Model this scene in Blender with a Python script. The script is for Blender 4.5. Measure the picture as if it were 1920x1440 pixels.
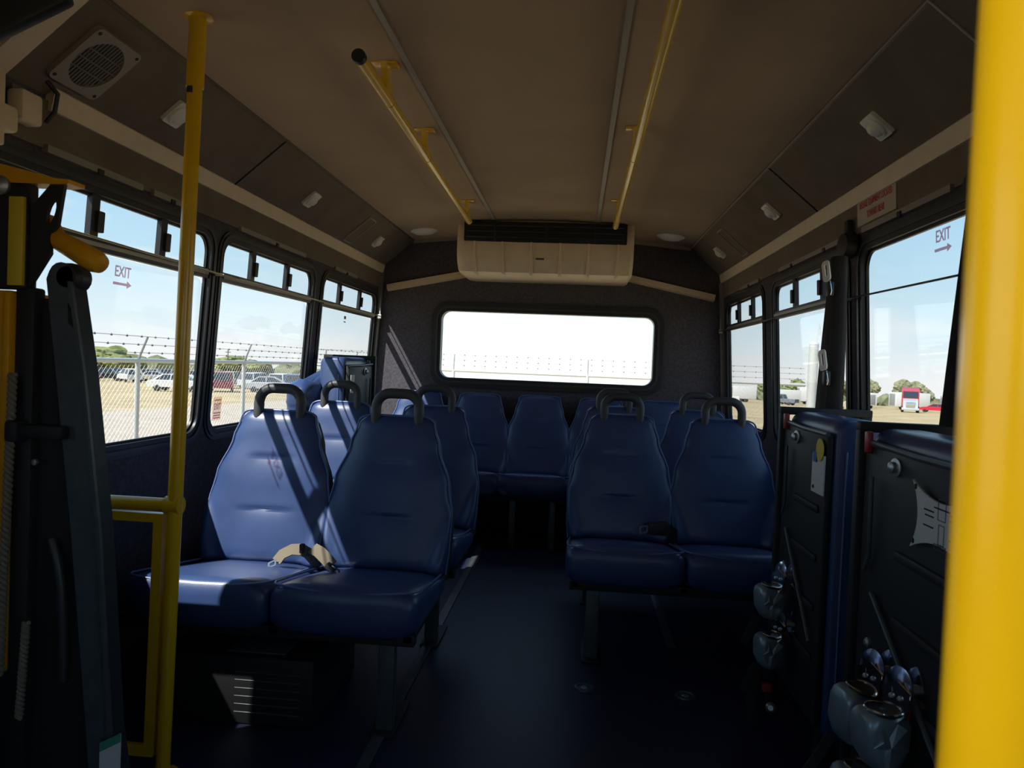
import bpy, bmesh, math, random
from mathutils import Vector, Matrix
random.seed(7)
for o in list(bpy.data.objects): bpy.data.objects.remove(o, do_unlink=True)
SC = bpy.context.scene
COL = SC.collection
PI = math.pi

# ------------------------------------------------------------------ camera
F_PX = 1400.0
cam_d = bpy.data.cameras.new('camera')
cam = bpy.data.objects.new('camera', cam_d)
COL.objects.link(cam)
cam_d.sensor_fit = 'HORIZONTAL'
cam_d.sensor_width = 36.0
cam_d.lens = 36.0 * F_PX / 1920.0
cam_d.clip_start = 0.02
cam_d.clip_end = 2000
cam_d.dof.use_dof = True
cam_d.dof.focus_distance = 3.0
cam_d.dof.aperture_fstop = 9.0
_d = Vector((120.0, 30.0, -F_PX)).normalized()          # bus axis seen from the camera
_up = Vector((math.sin(.043), math.cos(.043), 0))       # the phone is held 2.5 degrees off level
_up = (_up - _d * _up.dot(_d)).normalized()
_x = _d.cross(_up)
cam.matrix_world = Matrix.Translation((.21, 0, 1.10)) @ Matrix((_x, _d, _up)).to_4x4()
SC.camera = cam

# ------------------------------------------------------------------ world, sun, exposure
world = bpy.data.worlds.new('sky')
SC.world = world
world.use_nodes = True
wn, wl = world.node_tree.nodes, world.node_tree.links
wn.clear()
w_out = wn.new('ShaderNodeOutputWorld')
w_bg = wn.new('ShaderNodeBackground')
w_tc = wn.new('ShaderNodeTexCoord')
w_sep = wn.new('ShaderNodeSeparateXYZ')
w_ramp = wn.new('ShaderNodeValToRGB')
w_ramp.color_ramp.elements[0].position = 0.0
w_ramp.color_ramp.elements[0].color = (1.0, 1.0, 1.0, 1)
w_ramp.color_ramp.elements[1].position = 1.0
w_ramp.color_ramp.elements[1].color = (.10, .27, .60, 1)
for p, c in ((.045, (.80, .93, .99)), (.12, (.58, .82, .97)), (.20, (.46, .73, .95)), (.40, (.29, .57, .90))):
    e = w_ramp.color_ramp.elements.new(p); e.color = (*c, 1)
w_map = wn.new('ShaderNodeMapping'); w_map.inputs['Scale'].default_value = (3.0, 3.0, 9.0)
w_noise = wn.new('ShaderNodeTexNoise'); w_noise.inputs['Scale'].default_value = 2.2; w_noise.inputs['Detail'].default_value = 6
w_cr = wn.new('ShaderNodeValToRGB')
w_cr.color_ramp.elements[0].position = .52; w_cr.color_ramp.elements[0].color = (0, 0, 0, 1)
w_cr.color_ramp.elements[1].position = .72; w_cr.color_ramp.elements[1].color = (.75, .75, .75, 1)
w_mix = wn.new('ShaderNodeMix'); w_mix.data_type = 'RGBA'
w_mix.inputs[7].default_value = (1, 1, 1, 1)
wl.new(w_tc.outputs['Generated'], w_sep.inputs[0])
wl.new(w_sep.outputs['Z'], w_ramp.inputs[0])
wl.new(w_tc.outputs['Generated'], w_map.inputs[0])
wl.new(w_map.outputs[0], w_noise.inputs[0])
wl.new(w_noise.outputs[0], w_cr.inputs[0])
wl.new(w_cr.outputs[0], w_mix.inputs[0])
wl.new(w_ramp.outputs[0], w_mix.inputs[6])
wl.new(w_mix.outputs[2], w_bg.inputs[0])
w_bg.inputs[1].default_value = 1.6
wl.new(w_bg.outputs[0], w_out.inputs[0])

sun_d = bpy.data.lights.new('sun', 'SUN')
sun_d.energy = 13.0
sun_d.angle = math.radians(.6)
sun_d.color = (1.0, .95, .87)
sun = bpy.data.objects.new('sun', sun_d)
COL.objects.link(sun)
SUN_DIR = Vector((1.0, 1.0, -1.73)).normalized()        # travels to the right, to the rear and down
sun.rotation_euler = SUN_DIR.to_track_quat('-Z', 'Y').to_euler()
sun.location = (-12, -18, 22)

SC.view_settings.view_transform = 'Standard'
SC.view_settings.look = 'None'
SC.view_settings.exposure = -0.12
SC.view_settings.gamma = 1.0
SC.view_settings.use_curve_mapping = False
SC.cycles.max_bounces = 10
SC.cycles.diffuse_bounces = 6
SC.cycles.transparent_max_bounces = 24
SC.cycles.sample_clamp_indirect = 4.0
SC.cycles.caustics_reflective = False
SC.cycles.caustics_refractive = False

# ------------------------------------------------------------------ materials
MATS = {}
def mat(name, col, rough=.5, metal=0.0, spec=.5, noise=None, bump=None, coat=0.0):
    """noise=(scale, amount, detail): mottling of the colour; bump=(scale, strength, distance)"""
    m = bpy.data.materials.new(name); m.use_nodes = True
    nt = m.node_tree; b = nt.nodes['Principled BSDF']
    b.inputs['Base Color'].default_value = (*col, 1)
    b.inputs['Roughness'].default_value = rough
    b.inputs['Metallic'].default_value = metal
    b.inputs['Specular IOR Level'].default_value = spec
    b.inputs['Coat Weight'].default_value = coat
    b.inputs['Coat Roughness'].default_value = .12
    tc = nt.nodes.new('ShaderNodeTexCoord')
    if noise:
        n = nt.nodes.new('ShaderNodeTexNoise'); n.inputs['Scale'].default_value = noise[0]
        n.inputs['Detail'].default_value = noise[2] if len(noise) > 2 else 4
        nt.links.new(tc.outputs['Object'], n.inputs['Vector'])
        r = nt.nodes.new('ShaderNodeValToRGB')
        a = noise[1]
        r.color_ramp.elements[0].position = .3; r.color_ramp.elements[1].position = .7
        r.color_ramp.elements[0].color = (*[c * (1 - a) for c in col], 1)
        r.color_ramp.elements[1].color = (*[min(1, c * (1 + a)) for c in col], 1)
        nt.links.new(n.outputs[0], r.inputs[0]); nt.links.new(r.outputs[0], b.inputs['Base Color'])
    if bump:
        n = nt.nodes.new('ShaderNodeTexNoise'); n.inputs['Scale'].default_value = bump[0]
        n.inputs['Detail'].default_value = 3
        nt.links.new(tc.outputs['Object'], n.inputs['Vector'])
        bp = nt.nodes.new('ShaderNodeBump'); bp.inputs['Strength'].default_value = bump[1]
        bp.inputs['Distance'].default_value = bump[2] if len(bump) > 2 else .002
        nt.links.new(n.outputs[0], bp.inputs['Height']); nt.links.new(bp.outputs[0], b.inputs['Normal'])
    MATS[name] = m
    return m

def glass_mat(name, tint, refl=1.0):
    m = bpy.data.materials.new(name); m.use_nodes = True
    nt = m.node_tree; nt.nodes.clear()
    out = nt.nodes.new('ShaderNodeOutputMaterial')
    tr = nt.nodes.new('ShaderNodeBsdfTransparent'); tr.inputs[0].default_value = (*[math.sqrt(c) for c in tint], 1)   # a pane has two faces
    gl = nt.nodes.new('ShaderNodeBsdfGlossy'); gl.inputs['Roughness'].default_value = .02
    lw = nt.nodes.new('ShaderNodeLayerWeight'); lw.inputs['Blend'].default_value = .5
    pw = nt.nodes.new('ShaderNodeMath'); pw.operation = 'POWER'; pw.inputs[1].default_value = 5
    ma = nt.nodes.new('ShaderNodeMath'); ma.operation = 'MULTIPLY_ADD'; ma.inputs[1].default_value = .5 * refl; ma.inputs[2].default_value = .022 * refl
    mx = nt.nodes.new('ShaderNodeMixShader')
    nt.links.new(lw.outputs['Facing'], pw.inputs[0]); nt.links.new(pw.outputs[0], ma.inputs[0]); nt.links.new(ma.outputs[0], mx.inputs[0])
    nt.links.new(tr.outputs[0], mx.inputs[1]); nt.links.new(gl.outputs[0], mx.inputs[2])
    nt.links.new(mx.outputs[0], out.inputs[0])
    MATS[name] = m
    return m

mat('vinyl', (.031, .060, .165), .36, 0, .6, noise=(9, .12), bump=(420, .18, .0012))
mat('piping', (.10, .15, .33), .4)  # same blue vinyl; the paler tone paints in reflections along the edges
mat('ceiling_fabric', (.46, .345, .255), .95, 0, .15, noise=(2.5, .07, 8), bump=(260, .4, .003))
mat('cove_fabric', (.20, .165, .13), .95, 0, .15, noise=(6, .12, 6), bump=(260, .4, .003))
mat('wall_fabric', (.092, .085, .102), .95, 0, .15, noise=(70, .25, 6), bump=(180, .6, .004))
mat('beige_plastic', (.80, .65, .49), .5, 0, .4, noise=(14, .05))
mat('white_plastic', (.80, .79, .76), .35)
mat('grille', (.16, .145, .12), .6)
mat('yellow', (.80, .47, .004), .28, 0, .5, noise=(20, .04), coat=.3)
mat('lift_yellow', (.78, .36, .004), .5, 0, .4, noise=(20, .05))
mat('label_yellow', (.72, .52, .03), .5)
mat('black_metal', (.020, .020, .022), .55, 0, .3, bump=(300, .1, .001))
mat('dark_steel', (.07, .085, .095), .42, .2, .5, noise=(30, .15))
mat('rubber', (.03, .031, .033), .45, 0, .5)
mat('handle_rubber', (.045, .047, .05), .5, 0, .45)
mat('black_plastic', (.018, .018, .02), .5)
mat('frame_black', (.020, .022, .026), .42, 0, .35)
mat('aluminium', (.42, .41, .39), .35, .9)
mat('dull_alu', (.30, .28, .25), .45, .4)
mat('chrome', (.78, .80, .82), .12, 1.0)
mat('zinc', (.42, .44, .45), .38, .8)
mat('retractor_grey', (.25, .31, .345), .34, .4, .5, noise=(40, .08))
mat('red_plastic', (.36, .02, .025), .4)
mat('red_print', (.52, .05, .05), .6)
mat('paper_white', (.62, .62, .60), .6)
mat('sign_white', (.55, .46, .38), .5)
mat('speaker_beige', (.34, .30, .25), .5)
mat('blue_print', (.03, .13, .42), .5)
mat('dark_print', (.06, .06, .07), .6)
mat('green_print', (.05, .26, .16), .5)
mat('webbing', (.028, .026, .026), .75, 0, .3, bump=(500, .5, .002))
mat('webbing_worn_sunlit', (.17, .145, .105), .8, 0, .3, bump=(500, .5, .002))  # worn black webbing, sunlight on it painted in as tan
mat('rope', (.20, .17, .12), .8)
mat('floor_vinyl', (.020, .021, .048), .45, 0, .28, noise=(160, .35, 3), bump=(120, .12, .001))
mat('ceiling_strip', (.40, .36, .31), .5)
mat('lens', (.82, .81, .78), .35)
mat('void', (.012, .012, .014), .8)
mat('cord', (.45, .40, .24), .5)
mat('cord_dark', (.05, .05, .05), .5)
glass_mat('tinted_glass', (.68, .70, .70))
glass_mat('red_film', (.52, .26, .31))
glass_mat('pale_film', (.80, .68, .60))
glass_mat('faint_film', (.92, .88, .86))
glass_mat('clear_glass', (.93, .95, .95))
glass_mat('smoked_acrylic', (.62, .63, .65))
glass_mat('added_hatch_acrylic', (.32, .32, .32))  # pane of the added hatch, tint doses the sun on the near pole
mat('dry_grass', (.36, .29, .17), .95, 0, .1, noise=(.35, .22, 10))
mat('gravel', (.37, .32, .26), .95, 0, .1, noise=(1.3, .12, 10))
mat('galvanised', (.50, .51, .50), .5, .3)
mat('galv_dark', (.26, .27, .27), .6, .3)
mat('fence_wire', (.6, .6, .58), .5, .5)
mat('leaf_green', (.17, .195, .075), .9, 0, .2, noise=(.6, .4, 6))
mat('leaf_dark', (.14, .155, .09), .9, 0, .2, noise=(.5, .4, 6))
mat('leaf_pale', (.20, .20, .12), .9, 0, .2, noise=(.5, .35, 6))
mat('bark', (.10, .075, .05), .9)
mat('tyre', (.02, .02, .02), .8)
mat('car_glass', (.03, .04, .05), .08)
for n, c in dict(white=(.58, .58, .58), silver=(.42, .44, .46), grey=(.14, .15, .17), black=(.02, .02, .025), blue=(.04, .08, .22), red=(.45, .02, .04), maroon=(.16, .012, .03), beige=(.42, .36, .27)).items():
    mat('car_' + n, c, .3, 0, .5, coat=.5)

# ------------------------------------------------------------------ mesh helpers
class MB:
    def __init__(s): s.v = []; s.f = []
    def add(s, vs, fs, M=None):
        n = len(s.v)
        for p in vs:
            p = Vector(p)
            s.v.append(tuple(M @ p) if M is not None else tuple(p))
        s.f += [tuple(i + n for i in f) for f in fs]
        return s
    def bm(s, b, M=None):
        b.verts.index_update()
        s.add([v.co for v in b.verts], [[v.index for v in f.verts] for f in b.faces], M)
        b.free(); return s
    def box(s, c, size, bev=0, rot=None, seg=2):
        b = bmesh.new(); bmesh.ops.create_cube(b, size=1)
        for v in b.verts: v.co = Vector((v.co.x * size[0], v.co.y * size[1], v.co.z * size[2]))
        if bev: bmesh.ops.bevel(b, geom=list(b.edges), offset=bev, segments=seg, affect='EDGES', profile=.5)
        M = Matrix.Translation(c)
        if rot is not None: M = M @ (rot if isinstance(rot, Matrix) else Matrix.Rotation(rot[0], 4, rot[1]))
        return s.bm(b, M)
    def span(s, a, b, bev=0):
        c = [(p + q) / 2 for p, q in zip(a, b)]
        return s.box(c, [abs(q - p) for p, q in zip(a, b)], bev)
    def loft(s, rings, caps=True, closed=True):
        n = len(rings[0]); vs = [p for r in rings for p in r]; fs = []
        for i in range(len(rings) - 1):
            for j in range(n if closed else n - 1):
                k = (j + 1) % n
                fs.append((i * n + j, i * n + k, (i + 1) * n + k, (i + 1) * n + j))
        if caps and closed:
            fs.append(tuple(reversed(range(n)))); fs.append(tuple((len(rings) - 1) * n + j for j in range(n)))
        return s.add(vs, fs)
    def sweep(s, path, prof, up=None, caps=True, closed=False):
        """prof: list of 2-D points, or a function of the index"""
        P = [Vector(p) for p in path]; rings = []; n = len(P)
        nrm = None
        for i, p in enumerate(P):
            if closed: t = P[(i + 1) % n] - P[i - 1]
            else: t = P[min(i + 1, n - 1)] - P[max(i - 1, 0)]
            if t.length < 1e-9: t = Vector((0, 0, 1))
            t.normalize()
            if up is not None: nrm = Vector(up)
            elif nrm is None: nrm = Vector((0, 0, 1)) if abs(t.z) < .9 else Vector((1, 0, 0))
            nrm = nrm - t * nrm.dot(t)
            if nrm.length < 1e-6: nrm = t.orthogonal()
            nrm.normalize(); bi = t.cross(nrm)
            q = prof(i) if callable(prof) else prof
            rings.append([p + nrm * b + bi * a for a, b in q])
        if closed: rings.append(rings[0])
        return s.loft(rings, caps=caps and not closed)
    def tube(s, path, r, seg=10, caps=True, closed=False):
        def pr(i):
            rr = r[i] if isinstance(r, (list, tuple)) else r
            return [(rr * math.cos(2 * PI * k / seg), rr * math.sin(2 * PI * k / seg)) for k in range(seg)]
        return s.sweep(path, pr, caps=caps, closed=closed)
    def strap(s, path, w, th, up, caps=True):
        def pr(i):
            ww = w[i] if isinstance(w, (list, tuple)) else w
            return [(-ww / 2, -th / 2), (ww / 2, -th / 2), (ww / 2, th / 2), (-ww / 2, th / 2)]
        return s.sweep(path, pr, up=up, caps=caps)
    def lathe(s, prof, M=None, seg=20):
        rings = []
        for r, z in prof:
            rings.append([Vector((max(r, 1e-4) * math.cos(2 * PI * k / seg), max(r, 1e-4) * math.sin(2 * PI * k / seg), z)) for k in range(seg)])
        if M is not None: rings = [[M @ p for p in r] for r in rings]
        return s.loft(rings)
    def plate(s, loops, c0, c1, mp):
        """first loop outline, others holes, in 2-D; mp(a, b, c) maps to space; filled and given depth c0..c1"""
        for c in (c0, c1):
            b = bmesh.new(); es = []
            for lp in loops:
                vs = [b.verts.new((p[0], p[1], 0)) for p in lp]
                es += [b.edges.new((vs[i], vs[(i + 1) % len(vs)])) for i in range(len(vs))]
            bmesh.ops.triangle_fill(b, use_beauty=True, use_dissolve=False, edges=es)
            b.verts.index_update()
            s.add([mp(v.co.x, v.co.y, c) for v in b.verts], [[v.index for v in f.verts] for f in b.faces]); b.free()
        for lp in loops: s.loft([[mp(p[0], p[1], c) for p in lp] for c in (c0, c1)], caps=False)
        return s
    def ring(s, lo, li, c0, c1, mp):
        n = len(lo); R = [[mp(*p, c0) for p in lo], [mp(*p, c1) for p in lo], [mp(*p, c1) for p in li], [mp(*p, c0) for p in li], [mp(*p, c0) for p in lo]]
        return s.loft(R, caps=False)
    def mesh(s, name, mt, angle=38):
        me = bpy.data.meshes.new(name); me.from_pydata(s.v, [], s.f)
        b = bmesh.new(); b.from_mesh(me)
        bmesh.ops.remove_doubles(b, verts=b.verts, dist=1e-5)
        bmesh.ops.recalc_face_normals(b, faces=b.faces); b.to_mesh(me); b.free()
        me.polygons.foreach_set('use_smooth', [True] * len(me.polygons))
        me.set_sharp_from_angle(angle=math.radians(angle))
        me.materials.append(MATS[mt]); me.update()
        return me

def world_loc(o):
    p = Vector((0, 0, 0))
    while o is not None: p += o.location; o = o.parent
    return p
def obj(name, mb, mt, parent=None, label=None, angle=38):
    """one mesh object, built in world coordinates (or its parent's frame when the parent stands at the origin)"""
    me = mb if isinstance(mb, bpy.types.Mesh) else mb.mesh(name, mt, angle)
    o = bpy.data.objects.new(name, me); COL.objects.link(o)
    if parent is not None:
        o.parent = parent; o.location = -world_loc(parent)
    if label: o['label'] = label
    return o
def tag(o, label, cat, group=None, kind=None):
    if label: o['label'] = label
    if cat: o['category'] = cat
    if group: o['group'] = group
    if kind: o['kind'] = kind
    return o
def thing(name, label, cat, loc=(0, 0, 0), group=None, kind=None):
    o = bpy.data.objects.new(name, None); COL.objects.link(o); o.location = loc
    o.empty_display_size = .1
    return tag(o, label, cat, group, kind)
def struct(name, mb, mt, label, cat, angle=38):
    return tag(obj(name, mb, mt, angle=angle), label, cat, kind='structure')
def copy_tree(o, parent=None):
    c = o.copy(); COL.objects.link(c); c.parent = parent
    for ch in list(o.children): copy_tree(ch, c)
    return c
def rrect(a0, a1, b0, b1, r, n=5):
    pts = []
    for cx, cy, s in ((a1 - r, b1 - r, 0), (a0 + r, b1 - r, 1), (a0 + r, b0 + r, 2), (a1 - r, b0 + r, 3)):
        for k in range(n + 1):
            t = PI / 2 * (s + k / n); pts.append((cx + r * math.cos(t), cy + r * math.sin(t)))
    return pts
def circ(a, b, r, n=16): return [(a + r * math.cos(2 * PI * k / n), b + r * math.sin(2 * PI * k / n)) for k in range(n)]
def selip(w, h, e, n):
    out = []
    for k in range(n):
        t = 2 * PI * k / n; c, s_ = math.cos(t), math.sin(t)
        out.append((w * math.copysign(abs(c) ** (2 / e), c), h * math.copysign(abs(s_) ** (2 / e), s_)))
    return out
def interp(x, tab):
    for (x0, y0), (x1, y1) in zip(tab, tab[1:]):
        if x <= x1:
            t = (x - x0) / (x1 - x0); t = max(0, min(1, t)); t = t * t * (3 - 2 * t); return y0 + (y1 - y0) * t
    return tab[-1][1]
def frame_of(p, zdir, xhint=(0, 1, 0)):
    z = Vector(zdir).normalized(); x = Vector(xhint); x = (x - z * x.dot(z)).normalized(); y = z.cross(x)
    return Matrix.Translation(p) @ Matrix((x, y, z)).transposed().to_4x4()
def text_mesh(name, s, M, mt, size, align='CENTER', sx=1.0, depth=.0004):
    cu = bpy.data.curves.new(name, 'FONT'); cu.body = s; cu.size = size; cu.align_x = align; cu.align_y = 'CENTER'
    cu.extrude = depth; cu.resolution_u = 3; cu.offset = size * .012
    to = bpy.data.objects.new(name, cu); COL.objects.link(to)
    dg = bpy.context.evaluated_depsgraph_get(); dg.update()
    me = bpy.data.meshes.new_from_object(to.evaluated_get(dg))
    bpy.data.objects.remove(to, do_unlink=True)
    me.transform(M @ Matrix.Diagonal((sx, 1, 1, 1)))
    me.materials.clear(); me.materials.append(MATS[mt])
    return me

# ------------------------------------------------------------------ the bus shell
Y0, Y1 = -2.0, 5.075
def WX(z): return 1.17 + .06 * (1.53 - z)                # side walls lean in towards the roof
def W(side):
    def m(y, z, c): return (side * (WX(z) - c), y, z)     # c: distance into the bus from the inner wall face
    return m
ZB, ZT, ZTR = .80, 1.538, 1.398
floor = struct('floor', MB().span((-1.27, Y0, -.06), (1.27, Y1, 0)), 'floor_vinyl', 'dark blue-black vinyl bus floor down the aisle', 'floor')
mb = MB().span((-.335, 1.9, 0), (-.30, 5.0, .006), .002)
obj('floor_track', mb, 'dark_steel', floor)
mb = MB()
obj('floor_track', MB().span((.62, 3.0, 0), (.655, 5.0, .006), .002), 'dark_steel', floor)

WIN = {-1: [(1.60, 2.70, True), (2.80, 3.785, True), (3.955, 5.005, True), (-1.0, .45, False)],
       1: [(1.72, 2.655, False), (2.81, 3.795, True), (4.02, 4.945, True), (-.95, .62, False)]}
wall_names = {-1: 'wall_left', 1: 'wall_right'}
for sd in (-1, 1):
    m = W(sd)
    holes = []
    for i, (a, b, t) in enumerate(WIN[sd]):
        zb = ZB
        if sd == 1 and i == 3: zb = .70
        holes.append(rrect(a - .012, b + .012, zb - .012, ZT + .012, .07))
    outer = [(Y0, 0), (Y1, 0), (Y1, 1.75), (Y0, 1.75)]
    mb = MB().plate([outer] + holes, 0, -.024, m)
    struct(wall_names[sd], mb, 'wall_fabric', ('left' if sd < 0 else 'right') + ' bus side wall covered in dark blue-grey fabric', 'wall')
    # fabric header above the windows
    mb = MB().plate([[(1.68 if sd < 0 else 1.0, 1.602), (Y1 - .02, 1.602), (Y1 - .02, 1.722), (1.68 if sd < 0 else 1.0, 1.722)]], 0, .008, m)
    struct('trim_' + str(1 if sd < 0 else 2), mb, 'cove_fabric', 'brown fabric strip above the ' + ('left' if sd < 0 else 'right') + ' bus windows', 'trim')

def window(sd, i, name, label):
    a, b, t = WIN[sd][i]; m = W(sd)
    zb = .70 if (sd == 1 and i == 3) else ZB
    root = thing(name, label, 'window', (sd * 1.2, (a + b) / 2, zb), kind='structure')
    f = MB().ring(rrect(a - .044, b + .044, zb - .044, ZT + .044, .10, 7), rrect(a + .0, b - .0, zb, ZT, .065, 7), .007, -.016, m)
    fo = obj('frame', f, 'frame_black', root)
    obj('gasket', MB().ring(rrect(a - .030, b + .030, zb - .030, ZT + .030, .085, 7), rrect(a - .018, b + .018, zb - .018, ZT + .018, .075, 7), .006, .011, m), 'rubber', fo)
    obj('inner_lip', MB().ring(rrect(a - .002, b + .002, zb - .002, ZT + .002, .066, 7), rrect(a + .008, b - .008, zb + .008, ZT - .008, .058, 7), -.008, -.017, m), 'frame_black', fo)
    if i == 3:
        obj('pane', MB().plate([rrect(a + .004, b - .004, zb + .004, ZT - .004, .06)], -.014, -.018, m), 'clear_glass', root)
        return root
    if not t:
        obj('pane', MB().plate([rrect(a + .004, b - .004, zb + .004, ZT - .004, .06)], -.014, -.018, m), 'tinted_glass', root)
        return root
    obj('transom', MB().plate([[(a, ZTR - .018), (b, ZTR - .018), (b, ZTR + .018), (a, ZTR + .018)]], .003, -.017, m), 'frame_black', root)
    obj('transom_track', MB().plate([[(a + .01, ZTR - .006), (b - .01, ZTR - .006), (b - .01, ZTR + .006), (a + .01, ZTR + .006)]], .008, .002, m), 'dull_alu', root)
    obj('pane', MB().plate([rrect(a + .004, b - .004, zb + .004, ZTR - .02, .05)], -.014, -.018, m), 'tinted_glass', root)
    w = b - a
    c1, c2 = (2.03, 2.385) if (sd < 0 and i == 0) else (a + w * .285, a + w * .67)
    for q0, q1, dc in ((a + .004, c1, 0), (c1, c2, -.006), (c2, b - .004, 0)):
        obj('pane', MB().plate([[(q0, ZTR + .02), (q1, ZTR + .02), (q1, ZT - .006), (q0, ZT - .006)]], -.010 + dc, -.014 + dc, m), 'tinted_glass', root)
    for c, s_ in ((c1, 1), (c2, 1)):
        mu = obj('mullion', MB().plate([[(c - .018, ZTR + .01), (c + .018, ZTR + .01), (c + .018, ZT), (c - .018, ZT)]], .0, -.017, m), 'frame_black', root)
        obj('latch', MB().plate([rrect(c + .004, c + .032, ZTR + .035, ZTR + .095, .004, 2)], .008, -.008, m), 'black_plastic', mu)
    return root
window(-1, 0, 'window_1', 'left side window behind the yellow stanchion pole and wheelchair lift')
window(-1, 1, 'window_2', 'middle left side window with three sliding upper panes and exit sticker')
window(-1, 2, 'window_3', 'rearmost left side window above the folded blue seat')
window(1, 0, 'window_4', 'large right side window without sliding panes, marked EXIT')
window(1, 1, 'window_5', 'middle right side window beside the hanging black shoulder belt')
window(1, 2, 'window_6', 'rearmost right side window near the rear corner')
window(-1, 3, 'window_7', 'left side window ahead of the wheelchair lift')
window(1, 3, 'window_8', 'entrance door window at the front right')

# rear wall and its window
def RW(x, z, c): return (x, Y1 - c, z)
roof_line = [(x / 10 * .935, 1.985 - .055 * (x / 10) ** 2) for x in range(10, -11, -1)]
outer = [(-1.262, 0), (1.262, 0), (1.158, 1.735), *roof_line, (-1.158, 1.735)]
mb = MB().plate([outer, rrect(-.735, .735, .985, 1.47, .075)], 0, -.055, RW)
struct('wall_rear', mb, 'wall_fabric', 'rear bus wall covered in dark blue-grey fabric', 'wall')
rw = thing('window_9', 'wide bright rear window with rounded corners', 'window', (0, Y1, 1.0), kind='structure')
obj('frame', MB().ring(rrect(-.785, .785, .935, 1.52, .11, 7), rrect(-.72, .72, 1.0, 1.455, .06, 7), .022, -.055, RW), 'frame_black', rw)
obj('pane', MB().plate([rrect(-.722, .722, .998, 1.457, .06)], -.036, -.040, RW), 'clear_glass', rw)
obj('gasket', MB().ring(rrect(-.755, .755, .965, 1.49, .09, 7), rrect(-.74, .74, .98, 1.475, .08, 7), .02, .03, RW), 'rubber', rw)

# front wall with windscreen (behind the camera)
def FW(x, z, c): return (x, Y0 + c, z)
mb = MB().plate([outer, rrect(-1.0, 1.0, 1.05, 1.50, .08)], 0, -.05, FW)
struct('wall_front', mb, 'wall_fabric', 'front bus bulkhead around the windscreen', 'wall')
ww = thing('window_10', 'windscreen at the front of the bus', 'window', (0, Y0, .75), kind='structure')
obj('pane', MB().plate([rrect(-1.0, 1.0, 1.05, 1.50, .08)], -.02, -.024, FW), 'clear_glass', ww)

# ceiling: arched middle panels, slanted coves
def arch(x): return 1.985 - .055 * (x / .935) ** 2
mb = MB()
HX0, HX1, HY0, HY1 = -.33, .10, -.47, .06                 # unseen roof hatch, added so sun reaches the near pole
def ceil_piece(xa, xb, ya, yb, n=24):
    xs = [xa + (xb - xa) * k / n for k in range(n + 1)]
    mb.loft([[(x, y, arch(x) + dz) for x, dz in [(x, 0) for x in xs] + [(x, .05) for x in reversed(xs)]] for y in (ya, yb)])
ceil_piece(-.94, .94, HY1, Y1); ceil_piece(-.94, .94, Y0, HY0); ceil_piece(-.94, HX0, HY0, HY1, 8); ceil_piece(HX1, .94, HY0, HY1, 10)
ceil = struct('ceiling', mb, 'ceiling_fabric', 'arched brown-grey fabric bus ceiling', 'ceiling')
for x in (-.322, .303):
    obj('seam_strip', MB().sweep([(x, Y0, arch(x) - .001), (x, Y1, arch(x) - .001)], [(-.009, -.004), (.009, -.004), (.007, .003), (-.007, .003)], up=(0, 0, 1)), 'ceiling_strip', ceil)
hw = thing('added_hatch', 'unseen smoked roof hatch, added so sun reaches the near pole', 'added roof hatch', ((HX0 + HX1) / 2, (HY0 + HY1) / 2, 1.97), kind='structure')
obj('frame', MB().ring([(HX0 - .04, HY0 - .04), (HX1 + .04, HY0 - .04), (HX1 + .04, HY1 + .04), (HX0 - .04, HY1 + .04)], [(HX0, HY0), (HX1, HY0), (HX1, HY1), (HX0, HY1)], 1.968, 2.05, lambda p, q, c: (p, q, c)), 'frame_black', hw)
obj('pane', MB().plate([[(HX0 - .02, HY0 - .02), (HX1 + .02, HY0 - .02), (HX1 + .02, HY1 + .02), (HX0 - .02, HY1 + .02)]], 2.040, 2.046, lambda p, q, c: (p, q, c)), 'added_hatch_acrylic', hw)
cove = {}
for sd in (-1, 1):
    mb = MB()
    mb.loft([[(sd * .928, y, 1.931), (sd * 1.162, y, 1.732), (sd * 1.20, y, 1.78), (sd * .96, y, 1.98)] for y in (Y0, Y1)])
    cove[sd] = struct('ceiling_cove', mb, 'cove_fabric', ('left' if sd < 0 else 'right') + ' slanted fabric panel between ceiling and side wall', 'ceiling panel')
def CV(sd):
    """frame on the cove face: a along the bus, b up the slope from its lower edge, c into the bus"""
    u = Vector((sd * (.928 - 1.162), 0, 1.931 - 1.732)).normalized()
    n = Vector((-sd * u.z * 1.0, 0, -abs(u.x)));  n.normalize()
    base = Vector((sd * 1.162, 0, 1.732))
    def m(y, b, c): p = base + u * b + n * c; return (p.x, y, p.z)
    return m, u, n, base
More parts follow.
